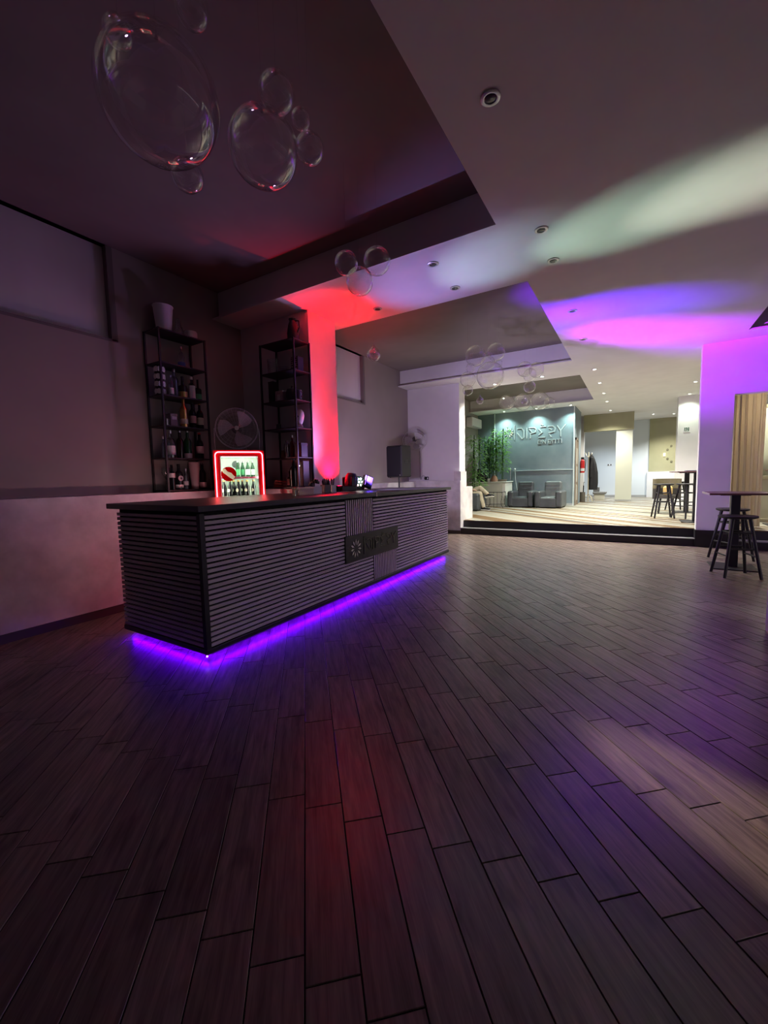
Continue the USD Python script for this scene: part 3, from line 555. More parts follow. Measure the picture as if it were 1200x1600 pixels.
for k in range(7):
    a = 2*math.pi*k/6; r0 = 0.0 if k == 6 else 0.052
    obj('lens', move(trimesh.creation.icosphere(2, 0.019), (r0*math.cos(a), -0.028, 0.115+r0*math.sin(a))), Memit(f'effect_lens_{k}', [(0.85, 1, 0.9), (0.7, 1, 0.8), (1, 1, 0.85), (0.8, 0.95, 1), (1, 0.35, 0.3), (0.8, 1, 0.7), (0.9, 1, 0.95)][k], 5), ef, True)
fl = thing('flood_light', 'tilted black flood light with a violet glowing front at the right of the bar lights', 'stage light', (-3.38, 5.13, 1.160), 62)
obj('case', move(cbox(-0.075, 0.075, -0.035, 0.035, -0.09, 0.09, 0.01), (0, 0.02, 0.125), ry=22, rx=-10), black_plastic, fl)
obj('front_glass', move(cbox(-0.064, 0.064, -0.041, -0.034, -0.078, 0.078, 0.003), (0, 0.02, 0.125), ry=22, rx=-10), M('flood_glass', (0.05, 0.03, 0.25), 0.15), fl)
obj('violet_tube', move(box(-0.056, -0.046, -0.045, -0.040, -0.07, 0.07), (0, 0.02, 0.125), ry=22, rx=-10), Memit('violet_tube', (0.25, 0.1, 1.0), 3.0), fl)
obj('stand', tube([(-0.06, 0.05, 0.008), (-0.06, 0.02, 0.05), (0.06, 0.02, 0.05), (0.06, 0.05, 0.008)], 0.008, 8), metal_black, fl, 40)
# ------------------------------------------------------------------ two black metal shelf units on the ledge
def shelf_unit(label, loc, lx, ly):
    t = thing('shelf_unit', label, 'shelf unit', loc)
    H = 3.07-LZ; levels = [0.012, 0.385, 0.755, 1.10, 1.462, H-0.016]
    for x in (0, lx):
        for y in (0, ly):
            sx, sy = (1 if x == 0 else -1), (1 if y == 0 else -1)
            obj('post', cbox(min(x, x+sx*0.022), max(x, x+sx*0.022), min(y, y+sy*0.022), max(y, y+sy*0.022), 0, H, 0.002), metal_black, t)
    for z in levels:
        obj('shelf_board', cbox(0.004, lx-0.004, 0.004, ly-0.004, z, z+0.014, 0.002), metal_black, t)
    return t
shelf_unit('black metal shelf unit full of bottles against the left wall', (-4.865, 2.765, LZ), 0.305, 0.60)
shelf_unit('black metal shelf unit with boxes and vases beside the red lit pillar', (-4.18, 3.865, LZ), 0.60, 0.305)
SZ = [LZ+z+0.014 for z in (0.012, 0.385, 0.755, 1.10, 1.462, 3.07-LZ-0.016)]
SX = -4.70
def ware(name, label, cat, loc, profile, mat, n=28, extra=()):
    t = thing(name, label, cat, loc)
    obj('body', lathe(profile, n), mat, t, 40)
    for nm, m, mt in extra: obj(nm, m, mt, t, 40)
    return t
ware('ice_bucket', 'large white tapered bucket on top of the left shelf unit', 'bucket', (SX, 2.925, SZ[5]), [(0, 0), (0.078, 0), (0.104, 0.285), (0.110, 0.292), (0.104, 0.296), (0.098, 0.288), (0.072, 0.012), (0, 0.012)], white_plastic, extra=[('rim', ring(0.107, 0.005, 36, 6, 0.292), white_plastic)])
ware('carafe', 'clear glass carafe on top of the left shelf unit beside the white bucket', 'carafe', (SX, 3.105, SZ[5]), [(0, 0), (0.045, 0), (0.062, 0.05), (0.05, 0.10), (0.028, 0.15), (0.034, 0.19), (0.032, 0.19), (0.026, 0.15), (0.046, 0.10), (0.058, 0.05), (0.04, 0.006), (0, 0.006)], clear_glass, extra=[('stopper', trimesh.creation.icosphere(2, 0.02).apply_translation((0, 0, 0.20)), clear_glass)])
ware('bowl', 'white rounded bowl at the right end on top of the left shelf unit', 'bowl', (SX, 3.265, SZ[5]), [(0, 0), (0.06, 0), (0.072, 0.03), (0.074, 0.09), (0.066, 0.105), (0.062, 0.10), (0.066, 0.085), (0.062, 0.03), (0, 0.012)], white_plastic)
B = bottle
B('slim bottle with bluish base alone on the second shelf from the top, left unit', (SX, 3.12, SZ[4]), 0.26, 0.042, 'flare', 'frost', 'blue', 'silver', (0.05, 0.28))
cv = thing('patterned_canister', 'tall black canister with white disc pattern on the third shelf of the left unit', 'canister', (SX, 2.835, SZ[3]))
obj('body', lathe([(0, 0), (0.052, 0), (0.052, 0.34), (0, 0.34)], 32), black_plastic, cv, 40)
for k in range(8):
    for q in range(4):
        a = math.radians(45*k+(22.5 if q % 2 else 0)); obj('disc', move(move(lathe([(0, 0), (0.030, 0), (0.030, 0.003), (0, 0.003)], 18), (0, 0, 0.0505), ry=0), (0, 0, 0.045+0.083*q), ry=90, rz=math.degrees(a)), LAB['white'], cv)
B('small slim clear bottle beside the patterned canister', (SX+0.06, 2.93, SZ[3]), 0.24, 0.028, 'flare', 'frost', 'white', 'silver', (0.1, 0.4))
B('ribbed clear glass bottle on the third shelf of the left unit', (SX, 3.01, SZ[3]), 0.335, 0.046, 'spirit', 'frost', None, 'silver')
B('broad dark bottle in the middle of the third shelf, left unit', (SX, 3.115, SZ[3]), 0.27, 0.052, 'squat', 'brown', 'gold', 'black', (0.08, 0.32))
B('clear bottle with tall white label on the third shelf, left unit', (SX, 3.235, SZ[3]), 0.29, 0.040, 'spirit', 'frost', 'white', 'white', (0.10, 0.62))
B('dark shouldered bottle at the right end of the third shelf, left unit', (SX, 3.32, SZ[3]), 0.27, 0.042, 'squat', 'black', 'green', 'black', (0.1, 0.34))
ware('tumbler', 'small glass tumbler at the left end of the middle shelf', 'glass', (SX+0.05, 2.85, SZ[2]), [(0, 0), (0.03, 0), (0.036, 0.08), (0.033, 0.08), (0.027, 0.01), (0, 0.01)], clear_glass)
gb = thing('gift_box', 'small white lettered box next to the gold bottle on the middle shelf', 'box', (SX, 2.95, SZ[2]))
obj('box_body', cbox(-0.05, 0.05, -0.045, 0.045, 0, 0.15, 0.003), M('box_plum', (0.20, 0.15, 0.18), 0.5), gb); obj('bow', cbox(0.044, 0.056, -0.03, 0.03, 0.08, 0.12, 0.004), LAB['white'], gb)
B('shiny gold foiled sparkling wine bottle on the middle shelf of the left unit', (SX+0.05, 3.075, SZ[2]), 0.335, 0.045, 'wine', 'gold', 'cream', 'gold', (0.12, 0.3))
B('dark wine bottle with pale label, left of two on the middle shelf', (SX, 3.225, SZ[2]), 0.315, 0.041, 'wine', 'black', 'pink', 'black', (0.22, 0.5))
B('dark wine bottle with pale label, right of two on the middle shelf', (SX, 3.325, SZ[2]), 0.315, 0.042, 'wine', 'black', 'cream', 'gold', (0.18, 0.46))
B('slim frosted bottle at the left end of the second lowest shelf, left unit', (SX, 2.835, SZ[1]), 0.25, 0.034, 'spirit', 'frost', None, 'white')
B('big clear ribbed bottle on the second lowest shelf, left unit', (SX, 2.915, SZ[1]), 0.325, 0.050, 'spirit', 'frost', 'white', 'silver', (0.12, 0.45))
B('dark bottle without label on the second lowest shelf, left unit', (SX, 3.035, SZ[1]), 0.325, 0.042, 'wine', 'brown', None, 'silver')
B('dark bottle with small white label near its foot, second lowest shelf', (SX, 3.135, SZ[1]), 0.33, 0.046, 'wine', 'green', 'white', 'silver', (0.02, 0.2))
B('dark bottle with rose label at the right end of the second lowest shelf', (SX, 3.30, SZ[1]), 0.32, 0.044, 'wine', 'black', 'pink', 'red', (0.22, 0.5))
ware('cocktail_glass', 'stemmed glass at the left end of the bottom shelf, left unit', 'glass', (SX, 2.835, SZ[0]), [(0, 0), (0.035, 0), (0.035, 0.004), (0.005, 0.01), (0.005, 0.10), (0.05, 0.20), (0.045, 0.26), (0.043, 0.26), (0.046, 0.20), (0.0, 0.115)], clear_glass)
B('slim dark bottle on the bottom shelf between the stemmed glass and the round label', (SX, 2.91, SZ[0]), 0.29, 0.036, 'wine', 'black', 'white', 'black', (0.5, 0.68))
bt = B('dark bottle with round white label on the bottom shelf of the left unit', (SX, 2.995, SZ[0]), 0.30, 0.046, 'wine', 'black', 'white', 'black', (0.06, 0.2))
obj('round_label', move(lathe([(0, 0), (0.032, 0), (0.032, 0.003), (0.012, 0.003), (0.012, 0.0), (0, 0)], 24), (0.045, -0.006, 0.135), ry=90), LAB['white'], bt)
B('slim clear bottle right of the round labelled bottle, bottom shelf', (SX, 3.085, SZ[0]), 0.25, 0.030, 'spirit', 'frost', 'white', 'silver', (0.2, 0.4))
ware('tall_vase', 'tall pinkish tapered vase on the bottom shelf of the left unit', 'vase', (SX, 3.205, SZ[0]), [(0, 0), (0.04, 0), (0.066, 0.33), (0.062, 0.335), (0.036, 0.012), (0, 0.012)], M('vase_rose', (0.42, 0.30, 0.30), 0.4))
B('dark bottle with pale foot label at the right end of the bottom shelf', (SX, 3.315, SZ[0]), 0.32, 0.044, 'wine', 'black', 'pink', 'silver', (0.05, 0.26))
# second unit
SY = 4.01
jug = ware('jug', 'dark jug with a handle on top of the shelf unit by the pillar', 'jug', (-3.71, SY, SZ[5]), [(0, 0), (0.07, 0), (0.078, 0.10), (0.06, 0.20), (0.042, 0.25), (0.052, 0.275), (0.046, 0.275), (0.036, 0.25), (0, 0.24)], M('jug_dark', (0.02, 0.02, 0.026), 0.35),
           extra=[('handle', tube([(0.045, 0, 0.25), (0.10, 0, 0.235), (0.105, 0, 0.16), (0.074, 0, 0.10)], 0.009, 8), M('jug_handle', (0.02, 0.02, 0.026), 0.35))])
ware('glass_vase', 'wide clear glass vase on the second shelf from the top, right unit', 'vase', (-4.07, SY, SZ[4]), [(0, 0), (0.075, 0), (0.085, 0.16), (0.09, 0.20), (0.086, 0.20), (0.08, 0.16), (0.07, 0.01), (0, 0.01)], clear_glass)
ware('small_bowl', 'small clear bowl in the middle of the second shelf, right unit', 'bowl', (-3.885, SY, SZ[4]), [(0, 0), (0.035, 0), (0.06, 0.05), (0.065, 0.085), (0.062, 0.085), (0.055, 0.05), (0.03, 0.008), (0, 0.008)], clear_glass)
zb = thing('patterned_box', 'black box with pale zigzag stripes on the second shelf, right unit', 'box', (-3.665, SY, SZ[4]))
obj('box_body', cbox(-0.06, 0.06, -0.055, 0.055, 0, 0.17, 0.006), black_plastic, zb)
for k in range(6):
    zz = strokes([[(-0.05+0.02*i, 0.018+0.026*k+(0.012 if (i+k) % 2 else 0)+rng.uniform(-0.003, 0.003)) for i in range(6)]], 0.009); obj('stripe', move(upright(slab(zz, 0, 0.003)), (0, -0.054, 0)), LAB['pink'], zb)
tb = thing('tall_box', 'tall dark upright box at the left of the third shelf, right unit', 'box', (-4.10, SY, SZ[3]))
obj('box_body', cbox(-0.045, 0.045, -0.045, 0.045, 0, 0.265, 0.004), M('box_dark', (0.02, 0.014, 0.016), 0.5), tb); obj('lid', cbox(-0.047, 0.047, -0.047, 0.047, 0.265, 0.285, 0.003), M('box_lid', (0.03, 0.02, 0.022), 0.5), tb)
wb = thing('ceramic_pot', 'pale square ceramic pot beside the tall dark box, right unit', 'pot', (-3.95, SY, SZ[3]))
obj('body', cbox(-0.07, 0.07, -0.06, 0.06, 0, 0.15, 0.012), M('pot_pale', (0.36, 0.30, 0.30), 0.5), wb); obj('label', box(-0.02, 0.03, -0.0625, -0.059, 0.03, 0.10), LAB['white'], wb)
ware('round_pot', 'round dark lidded pot on the third shelf, right unit', 'pot', (-3.76, SY, SZ[3]), [(0, 0), (0.06, 0), (0.085, 0.05), (0.085, 0.11), (0.07, 0.15), (0.02, 0.165), (0.02, 0.19), (0, 0.195)], M('pot_dark', (0.02, 0.02, 0.028), 0.4))
ware('mug', 'dark blue mug at the right end of the third shelf', 'mug', (-3.635, SY-0.03, SZ[3]), [(0, 0), (0.04, 0), (0.042, 0.12), (0.038, 0.12), (0.036, 0.01), (0, 0.01)], M('mug_blue', (0.06, 0.06, 0.11), 0.4), extra=[('handle', tube([(0.04, 0, 0.1), (0.065, 0, 0.085), (0.065, 0, 0.045), (0.04, 0, 0.03)], 0.006, 6), M('mug_handle', (0.06, 0.06, 0.11), 0.4))])
ware('small_ornament', 'small dark hat shaped ornament on the middle shelf, right unit', 'ornament', (-4.03, SY, SZ[2]), [(0, 0), (0.075, 0.004), (0.07, 0.012), (0.035, 0.018), (0.03, 0.075), (0, 0.085)], M('ornament_dark', (0.025, 0.02, 0.022), 0.5))
bust = thing('head_vase', 'pale vase shaped like a head with dark openings on the middle shelf, right unit', 'vase', (-3.66, SY, SZ[2]))
obj('body', lathe([(0, 0), (0.045, 0), (0.045, 0.02), (0.03, 0.045), (0.05, 0.09), (0.062, 0.15), (0.055, 0.20), (0.03, 0.23), (0, 0.235)], 28), M('bust_pale', (0.50, 0.44, 0.46), 0.4), bust, 40)
for x in (-0.022, 0.02): obj('opening', trimesh.creation.icosphere(2, 0.013).apply_translation((x, -0.048, 0.14)), black_plastic, bust)
obj('nose', trimesh.convex.convex_hull(np.array([(0, -0.066, 0.11), (-0.012, -0.05, 0.105), (0.012, -0.05, 0.105), (0, -0.05, 0.145)])), M('bust_nose', (0.5, 0.44, 0.46), 0.4), bust)
ware('jar', 'small amber jar on the second lowest shelf, right unit', 'jar', (-3.965, SY, SZ[1]), [(0, 0), (0.03, 0), (0.032, 0.07), (0.026, 0.085), (0.026, 0.10), (0, 0.10)], M('jar_amber', (0.25, 0.14, 0.06), 0.3))
ware('shaker', 'steel cocktail shaker on the second lowest shelf, right unit', 'shaker', (-3.895, SY, SZ[1]), [(0, 0), (0.032, 0), (0.042, 0.14), (0.036, 0.18), (0.02, 0.20), (0.02, 0.225), (0, 0.23)], M('shaker_steel', (0.35, 0.32, 0.32), 0.18, 1.0))
B('tall slim dark bottle next to the steel shaker', (-3.80, SY, SZ[1]), 0.29, 0.034, 'spirit', 'red', None, 'silver')
db = thing('dark_box', 'dark blue cube box at the right end of the second lowest shelf', 'box', (-3.655, SY, SZ[1]))
obj('box_body', cbox(-0.06, 0.06, -0.06, 0.06, 0, 0.17, 0.004), M('box_navy', (0.025, 0.022, 0.04), 0.45), db); obj('lid', cbox(-0.063, 0.063, -0.063, 0.063, 0.15, 0.18, 0.003), M('box_navy_lid', (0.03, 0.026, 0.045), 0.45), db)
shn = thing('folded_napkins', 'orange red folded napkins lying on the bottom shelf, right unit', 'napkins', (-3.99, SY-0.04, SZ[0]))
for k in range(3): obj('napkin', move(trimesh.convex.convex_hull(np.array([(-0.09, -0.05, 0), (0.08, -0.04, 0), (0.10, 0.05, 0), (-0.08, 0.06, 0), (-0.07, -0.04, 0.03), (0.09, 0.0, 0.006), (-0.06, 0.04, 0.028)])), (0.008*k, 0.0, 0.030*k), rz=11*k), M(f'napkin_red_{k}', (0.42, 0.12, 0.08), 0.7), shn)
B('squat greenish bottle left of the dark magnum, bottom shelf', (-3.87, SY, SZ[0]), 0.20, 0.036, 'squat', 'green', 'cream', 'black', (0.1, 0.5))
B('slim dark bottle behind the magnum on the bottom shelf, right unit', (-3.80, SY+0.07, SZ[0]), 0.31, 0.036, 'wine', 'black', None, 'black')
B('dark glossy magnum bottle at the front of the bottom shelf, right unit', (-3.74, SY-0.06, SZ[0]), 0.345, 0.052, 'wine', 'black', None, 'black')
rc_ = thing('radio_box', 'dark upright box with one tiny bright dot on the bottom shelf, right unit', 'box', (-3.65, SY+0.02, SZ[0]))
obj('case', cbox(-0.055, 0.055, -0.06, 0.06, 0, 0.33, 0.006), M('radio_black', (0.015, 0.013, 0.022), 0.5), rc_); obj('status_light', move(trimesh.creation.icosphere(2, 0.006), (0.0, -0.061, 0.265)), Memit('status_led', (1.0, 0.9, 0.75), 6.0), rc_, True)

# ------------------------------------------------------------------ hanging glass bubble clusters
def bubbles(label, group, globes, ceil):
    cx, cy = np.mean([g[0] for g in globes]), np.mean([g[1] for g in globes])
    t = thing('bubble_cluster' if len(globes) > 1 else 'glass_drop', label, 'glass ornament', (cx, cy, ceil), 0, group)
    for (x, y, z, r, *drop) in globes:
        if drop: m = lathe([(0, -r)]+[(r*math.sin(a)*(1-0.0*a), -r*math.cos(a)) for a in np.linspace(0.15, 2.2, 22)]+[(0.30*r, 1.05*r), (0.10*r, 1.42*r), (0, 1.45*r)], 40)
        else: m = trimesh.creation.uv_sphere(r, count=[28, 44])
        obj('globe', move(m, (x-cx, y-cy, z-ceil)), drop_glass if drop else globe_glass, t, True)
        obj('cap', move(lathe([(0, -0.004), (0.008, -0.004), (0.006, 0.010), (0, 0.012)], 12), (x-cx, y-cy, z+(1.45*r if drop else r)-ceil)), clear_glass, t, 40)
        obj('wire', tube([(x-cx, y-cy, z+r-ceil+0.01), (x-cx, y-cy, -0.001)], 0.0006, 5), clear_glass, t)
G1 = 'hanging glass bubble clusters'
bubbles('largest glass globe with three small ones, hanging top left from the dark ceiling', None, [(-1.892, 1.229, 3.082, 0.257), (-1.956, 1.393, 2.874, 0.077), (-1.878, 1.052, 3.208, 0.058), (-1.639, 1.234, 3.319, 0.07)], TOP)
bubbles('big glass globe with three small ones right of the largest one', None, [(-1.704, 1.672, 3.073, 0.181), (-1.556, 1.629, 3.244, 0.088), (-1.506, 1.745, 3.18, 0.049), (-1.519, 1.823, 3.093, 0.075)], TOP)
bubbles('three small glass globes hanging before the white beam above the red glow', None, [(-2.057, 2.88, 3.095, 0.094), (-1.844, 3.014, 3.107, 0.11), (-2.001, 2.987, 2.976, 0.112)], TOP)
bubbles('single drop shaped glass ornament hanging right of the red pillar', None, [(-3.269, 5.197, 3.12, 0.098, 1)], TOP)
bubbles('cluster of nine glass ornaments hanging at the left edge of the stage opening', None, [(-2.249, 6.67, 3.276, 0.166), (-1.941, 6.758, 3.304, 0.143), (-2.051, 6.816, 2.962, 0.219), (-2.076, 6.759, 3.157, 0.114), (-1.915, 6.812, 3.133, 0.062), (-2.395, 6.711, 2.928, 0.127), (-2.407, 6.744, 2.759, 0.085), (-2.341, 6.686, 3.101, 0.073), (-2.231, 6.838, 2.585, 0.060, 1)], TOP)
bubbles('cluster of four glass globes hanging right of the nine piece cluster', None, [(-1.553, 7.034, 3.034, 0.119), (-1.383, 7.076, 3.007, 0.118), (-1.481, 7.072, 2.94, 0.103), (-1.492, 7.108, 2.76, 0.094)], TOP)
bubbles('small glass drop hanging in front of the lounge lettering wall', None, [(-1.704, 7.707, 2.646, 0.062, 1)], TOP)
bubbles('faint far cluster of glass globes over the lounge above the lettering', None, [(-2.672, 10.209, 3.08, 0.183), (-2.32, 10.298, 3.068, 0.197), (-1.946, 10.378, 3.052, 0.209), (-1.742, 10.422, 3.006, 0.119)], TOP)
# ------------------------------------------------------------------ lounge furniture
leather = Mnoise('leather_grey', (0.035, 0.040, 0.045), (0.055, 0.062, 0.068), 5, 0.38, bump=0.2, bscale=30)
leather2 = Mnoise('leather_grey_light', (0.07, 0.08, 0.085), (0.10, 0.11, 0.115), 5, 0.40, bump=0.2, bscale=30)
def soft(x0, x1, y0, y1, z0, z1, r=0.05):
    m = m3.Manifold.batch_hull([m3.Manifold.sphere(r, 16).translate((x, y, z)) for x in (x0+r, x1-r) for y in (y0+r, y1-r) for z in (z0+r, z1-r)])
    a = m.to_mesh(); return trimesh.Trimesh(a.vert_properties[:, :3], a.tri_verts, process=False)
def armchair(label, loc, rz, w=0.80, back=0.80, light=False):
    t = thing('armchair', label, 'armchair', loc, rz); h = w/2; L2 = leather2 if light else leather
    obj('base', cbox(-h+0.02, h-0.02, 0.02, 0.86, 0.02, 0.20, 0.02), leather, t)
    obj('seat', soft(-h+0.16, h-0.16, 0.0, 0.72, 0.12, 0.335, 0.05), L2, t, 40)
    obj('front_panel', soft(-h+0.15, h-0.15, -0.02, 0.06, 0.02, 0.30, 0.02), leather, t, 40)
    for s in (-1, 1): obj('armrest', soft(*sorted((s*h, s*(h-0.19))), -0.03, 0.86, 0.02, 0.52, 0.06), leather, t, 40)
    bk = soft(-h+0.14, h-0.14, -0.10, 0.10, 0.0, 0.56, 0.07)
    obj('backrest', move(bk, (0, 0.76, 0.26), rx=-12), L2, t, 40)
    obj('back_seam', [move(tube([(-h+0.17, -0.103, z), (h-0.17, -0.103, z)], 0.004, 6), (0, 0.76, 0.26), rx=-12) for z in (0.30, 0.42)], leather, t, kind='stuff')
    for x in (-h+0.06, h-0.06):
        for y in (0.06, 0.78): obj('foot', cyl(0.025, 0.0, 0.03, 12, x, y), black_plastic, t)
    return t
armchair('left grey leather armchair of the pair before the slate wall', (-3.10, 13.47, STG), 0)
armchair('right grey leather armchair of the pair before the slate wall', (-2.25, 13.37, STG), -2, light=True)
armchair('grey leather armchair turned sideways, holding the person with crossed legs', (-3.90, 12.07, STG), 90, w=0.76)

# seated person
def limb(chain, seg=20):
    parts = []
    for (a, ra), (b, rb) in zip(chain[:-1], chain[1:]):
        parts.append(m3.Manifold.batch_hull([m3.Manifold.sphere(ra, seg).translate(tuple(a)), m3.Manifold.sphere(rb, seg).translate(tuple(b))]))
    return parts
def union(parts, edge=0.02, it=8):
    m = parts[0]
    for p in parts[1:]: m = m+p
    m = m.refine_to_length(edge); a = m.to_mesh(); t = trimesh.Trimesh(a.vert_properties[:, :3].astype(float), a.tri_verts)
    trimesh.smoothing.filter_taubin(t, iterations=it); return t
PX, PY, PZ = -4.10, 12.08, STG       # local x = forward (+x)
per = thing('person', 'person seated in an armchair in khaki trousers, legs crossed, dark shoes with white soles', 'person', (PX, PY, PZ))
skin = M('skin', (0.45, 0.26, 0.19), 0.5); khaki = Mnoise('khaki', (0.34, 0.30, 0.21), (0.42, 0.37, 0.27), 9, 0.8); maroon = M('sleeve_maroon', (0.14, 0.035, 0.03), 0.8)
shoe = M('shoe_black', (0.012, 0.012, 0.014), 0.4); sole = M('sole_white', (0.65, 0.65, 0.62), 0.6); hairm = M('hair_dark', (0.02, 0.014, 0.010), 0.6)
hipL, hipR = (-0.28, 0.09, 0.46), (-0.28, -0.09, 0.46)
kneeS, ankS = (0.17, -0.08, 0.50), (0.27, -0.06, 0.10)       # standing leg (nearer the camera)
kneeC, ankC = (0.12, 0.10, 0.66), (0.42, -0.06, 0.47)        # crossed leg
torso = limb([((-0.30, 0, 0.46), 0.15), ((-0.40, 0, 0.72), 0.145), ((-0.46, 0, 0.94), 0.15)])+limb([((-0.46, -0.15, 0.98), 0.065), ((-0.46, 0.15, 0.98), 0.065)])
neck = limb([((-0.46, 0, 1.00), 0.06), ((-0.45, 0, 1.12), 0.052)]); head = limb([((-0.44, 0, 1.21), 0.085), ((-0.46, 0, 1.25), 0.095)])+limb([((-0.38, 0, 1.15), 0.045), ((-0.43, 0, 1.20), 0.07)])
armsS = limb([((-0.46, -0.20, 0.96), 0.058), ((-0.36, -0.26, 0.70), 0.045), ((-0.12, -0.17, 0.60), 0.034), ((-0.03, -0.14, 0.595), 0.032)])
armsC = limb([((-0.46, 0.20, 0.96), 0.058), ((-0.40, 0.27, 0.70), 0.045), ((-0.18, 0.20, 0.60), 0.034)])
legS = limb([(hipR, 0.095), (kneeS, 0.065), (ankS, 0.045)]); legC = limb([(hipL, 0.095), (kneeC, 0.065), (ankC, 0.046)])
body = union(torso+neck+head+armsS+armsC+legS+legC, 0.03, 6); obj('body', body, skin, per, True)
obj('trousers', union(limb([(hipR, 0.112), (kneeS, 0.080), (tuple(np.add(ankS, (0, 0, 0.03))), 0.064)])+limb([(hipL, 0.112), (kneeC, 0.080), (tuple(np.add(ankC, (-0.04, 0.02, 0.03))), 0.060)])+limb([((-0.31, 0, 0.46), 0.166), ((-0.33, 0, 0.55), 0.160)]), 0.025, 5), khaki, per, True)
obj('pullover', union(limb([((-0.33, 0, 0.53), 0.166), ((-0.40, 0, 0.72), 0.160), ((-0.46, 0, 0.94), 0.162)])+limb([((-0.46, -0.16, 0.98), 0.078), ((-0.46, 0.16, 0.98), 0.078)])+limb([((-0.46, -0.20, 0.96), 0.072), ((-0.36, -0.26, 0.70), 0.058), ((-0.13, -0.175, 0.603), 0.045)])+limb([((-0.46, 0.20, 0.96), 0.072), ((-0.40, 0.27, 0.70), 0.058), ((-0.20, 0.205, 0.605), 0.045)]), 0.025, 5), maroon, per, True)
def hand(base, fwd, side, s):
    base, fwd, side = (np.array(v, float) for v in (base, fwd, side)); up = np.cross(fwd, side)
    P = limb([(base, 0.026), (base+0.05*fwd-0.015*side, 0.022), (base+0.075*fwd-0.02*side, 0.018)])+limb([(base+0.01*side, 0.024), (base+0.07*fwd+0.022*side, 0.018)])
    for k, (o, l) in enumerate(((-0.028, 0.06), (-0.010, 0.072), (0.010, 0.068), (0.027, 0.052))):
        a = base+0.075*fwd+o*side; b = a+l*0.55*fwd-0.012*up*s; c = b+l*0.45*fwd-0.028*up*s; P += limb([(a, 0.0095), (b, 0.009), (c, 0.008)], 12)
    a = base+0.02*fwd-0.028*side; P += limb([(a, 0.012), (a+0.035*fwd-0.022*side, 0.010), (a+0.06*fwd-0.022*side-0.012*up*s, 0.009)], 12)
    return union(P, 0.006, 4)
obj('hand', hand((-0.05, -0.145, 0.612), (0.92, 0.2, 0.1), (-0.2, 0.95, 0), 1), skin, per, True)
obj('hand', hand((-0.15, 0.19, 0.63), (0.9, -0.25, 0.2), (0.25, 0.95, 0), 1), skin, per, True)
hm = trimesh.creation.icosphere(3, 0.104); hm.apply_scale((1.0, 0.92, 1.0)); hm.apply_translation((-0.475, 0, 1.265))
obj('hair', hm.slice_plane((-0.43, 0, 1.22), (-0.62, 0, 0.78), cap=True), hairm, per, 40)
for s in (-1, 1):
    obj('eye', move(trimesh.creation.icosphere(2, 0.010), (-0.352, s*0.032, 1.205)), black_plastic, per, True)
    obj('ear', move(trimesh.creation.icosphere(2, 0.022), (-0.455, s*0.092, 1.20)), skin, per, True)
obj('nose', trimesh.convex.convex_hull(np.array([(-0.318, 0, 1.172), (-0.35, -0.014, 1.168), (-0.35, 0.014, 1.168), (-0.345, 0, 1.215)])), skin, per)
obj('mouth', move(cbox(-0.004, 0.004, -0.022, 0.022, -0.004, 0.004, 0.001), (-0.337, 0, 1.143)), M('lips', (0.30, 0.12, 0.10), 0.5), per)
def shoe_at(ank, d, up):
    d, up = np.array(d, float)/np.linalg.norm(d), np.array(up, float)/np.linalg.norm(up); a = np.array(ank, float)
    heel, toe = a-0.045*d-0.045*up, a+0.185*d-0.058*up
    obj('shoe', union(limb([(heel, 0.038), (a+0.05*d-0.035*up, 0.042), (toe, 0.030)])+limb([(a-0.01*d, 0.046), (a+0.06*d-0.03*up, 0.042)]), 0.012, 5), shoe, per, True)
    h0, t0 = heel-0.034*up, toe-0.026*up; sd = np.cross(up, d)
    pts = [h0+q*sd*0.035-0.035*d for q in (-1, 1)]+[t0+q*sd*0.036-0.03*d for q in (-1, 1)]+[t0+0.03*d]
    obj('sole', trimesh.convex.convex_hull(np.array(pts+[p-0.014*up for p in pts])), sole, per)
shoe_at((ankS[0], ankS[1], 0.108), (1, -0.05, 0), (0, 0, 1)); shoe_at(ankC, (0.93, -0.2, 0.16), (0.0, 0.55, 0.83))

# wire side table
wt = thing('side_table', 'black wire side table with curved legs beside the seated person', 'side table', (-3.82, 13.25, STG))
obj('top_frame', [tube([(-0.27, -0.2, 0.5), (0.27, -0.2, 0.5), (0.27, 0.2, 0.5), (-0.27, 0.2, 0.5), (-0.27, -0.2, 0.5)], 0.010, 6)], metal_black, wt, 40)
obj('glass_top', cbox(-0.27, 0.27, -0.2, 0.2, 0.508, 0.516, 0.002), pane_glass, wt)
for x in (-1, 1):
    for y in (-1, 1): obj('leg', tube([(x*0.27, y*0.2, 0.5), (x*0.28, y*0.2, 0.42), (x*0.235, y*0.2, 0.22), (x*0.24, y*0.2, 0.10), (x*0.30, y*0.2, 0.008)], 0.008, 6), metal_black, wt, 40)
for y in (-1, 1): obj('crossbar', tube([(-0.26, y*0.2, 0.10), (0.26, y*0.2, 0.10)], 0.006, 6), metal_black, wt); obj('upright', tube([(0, y*0.2, 0.50), (0, y*0.2, 0.008)], 0.006, 6), metal_black, wt)

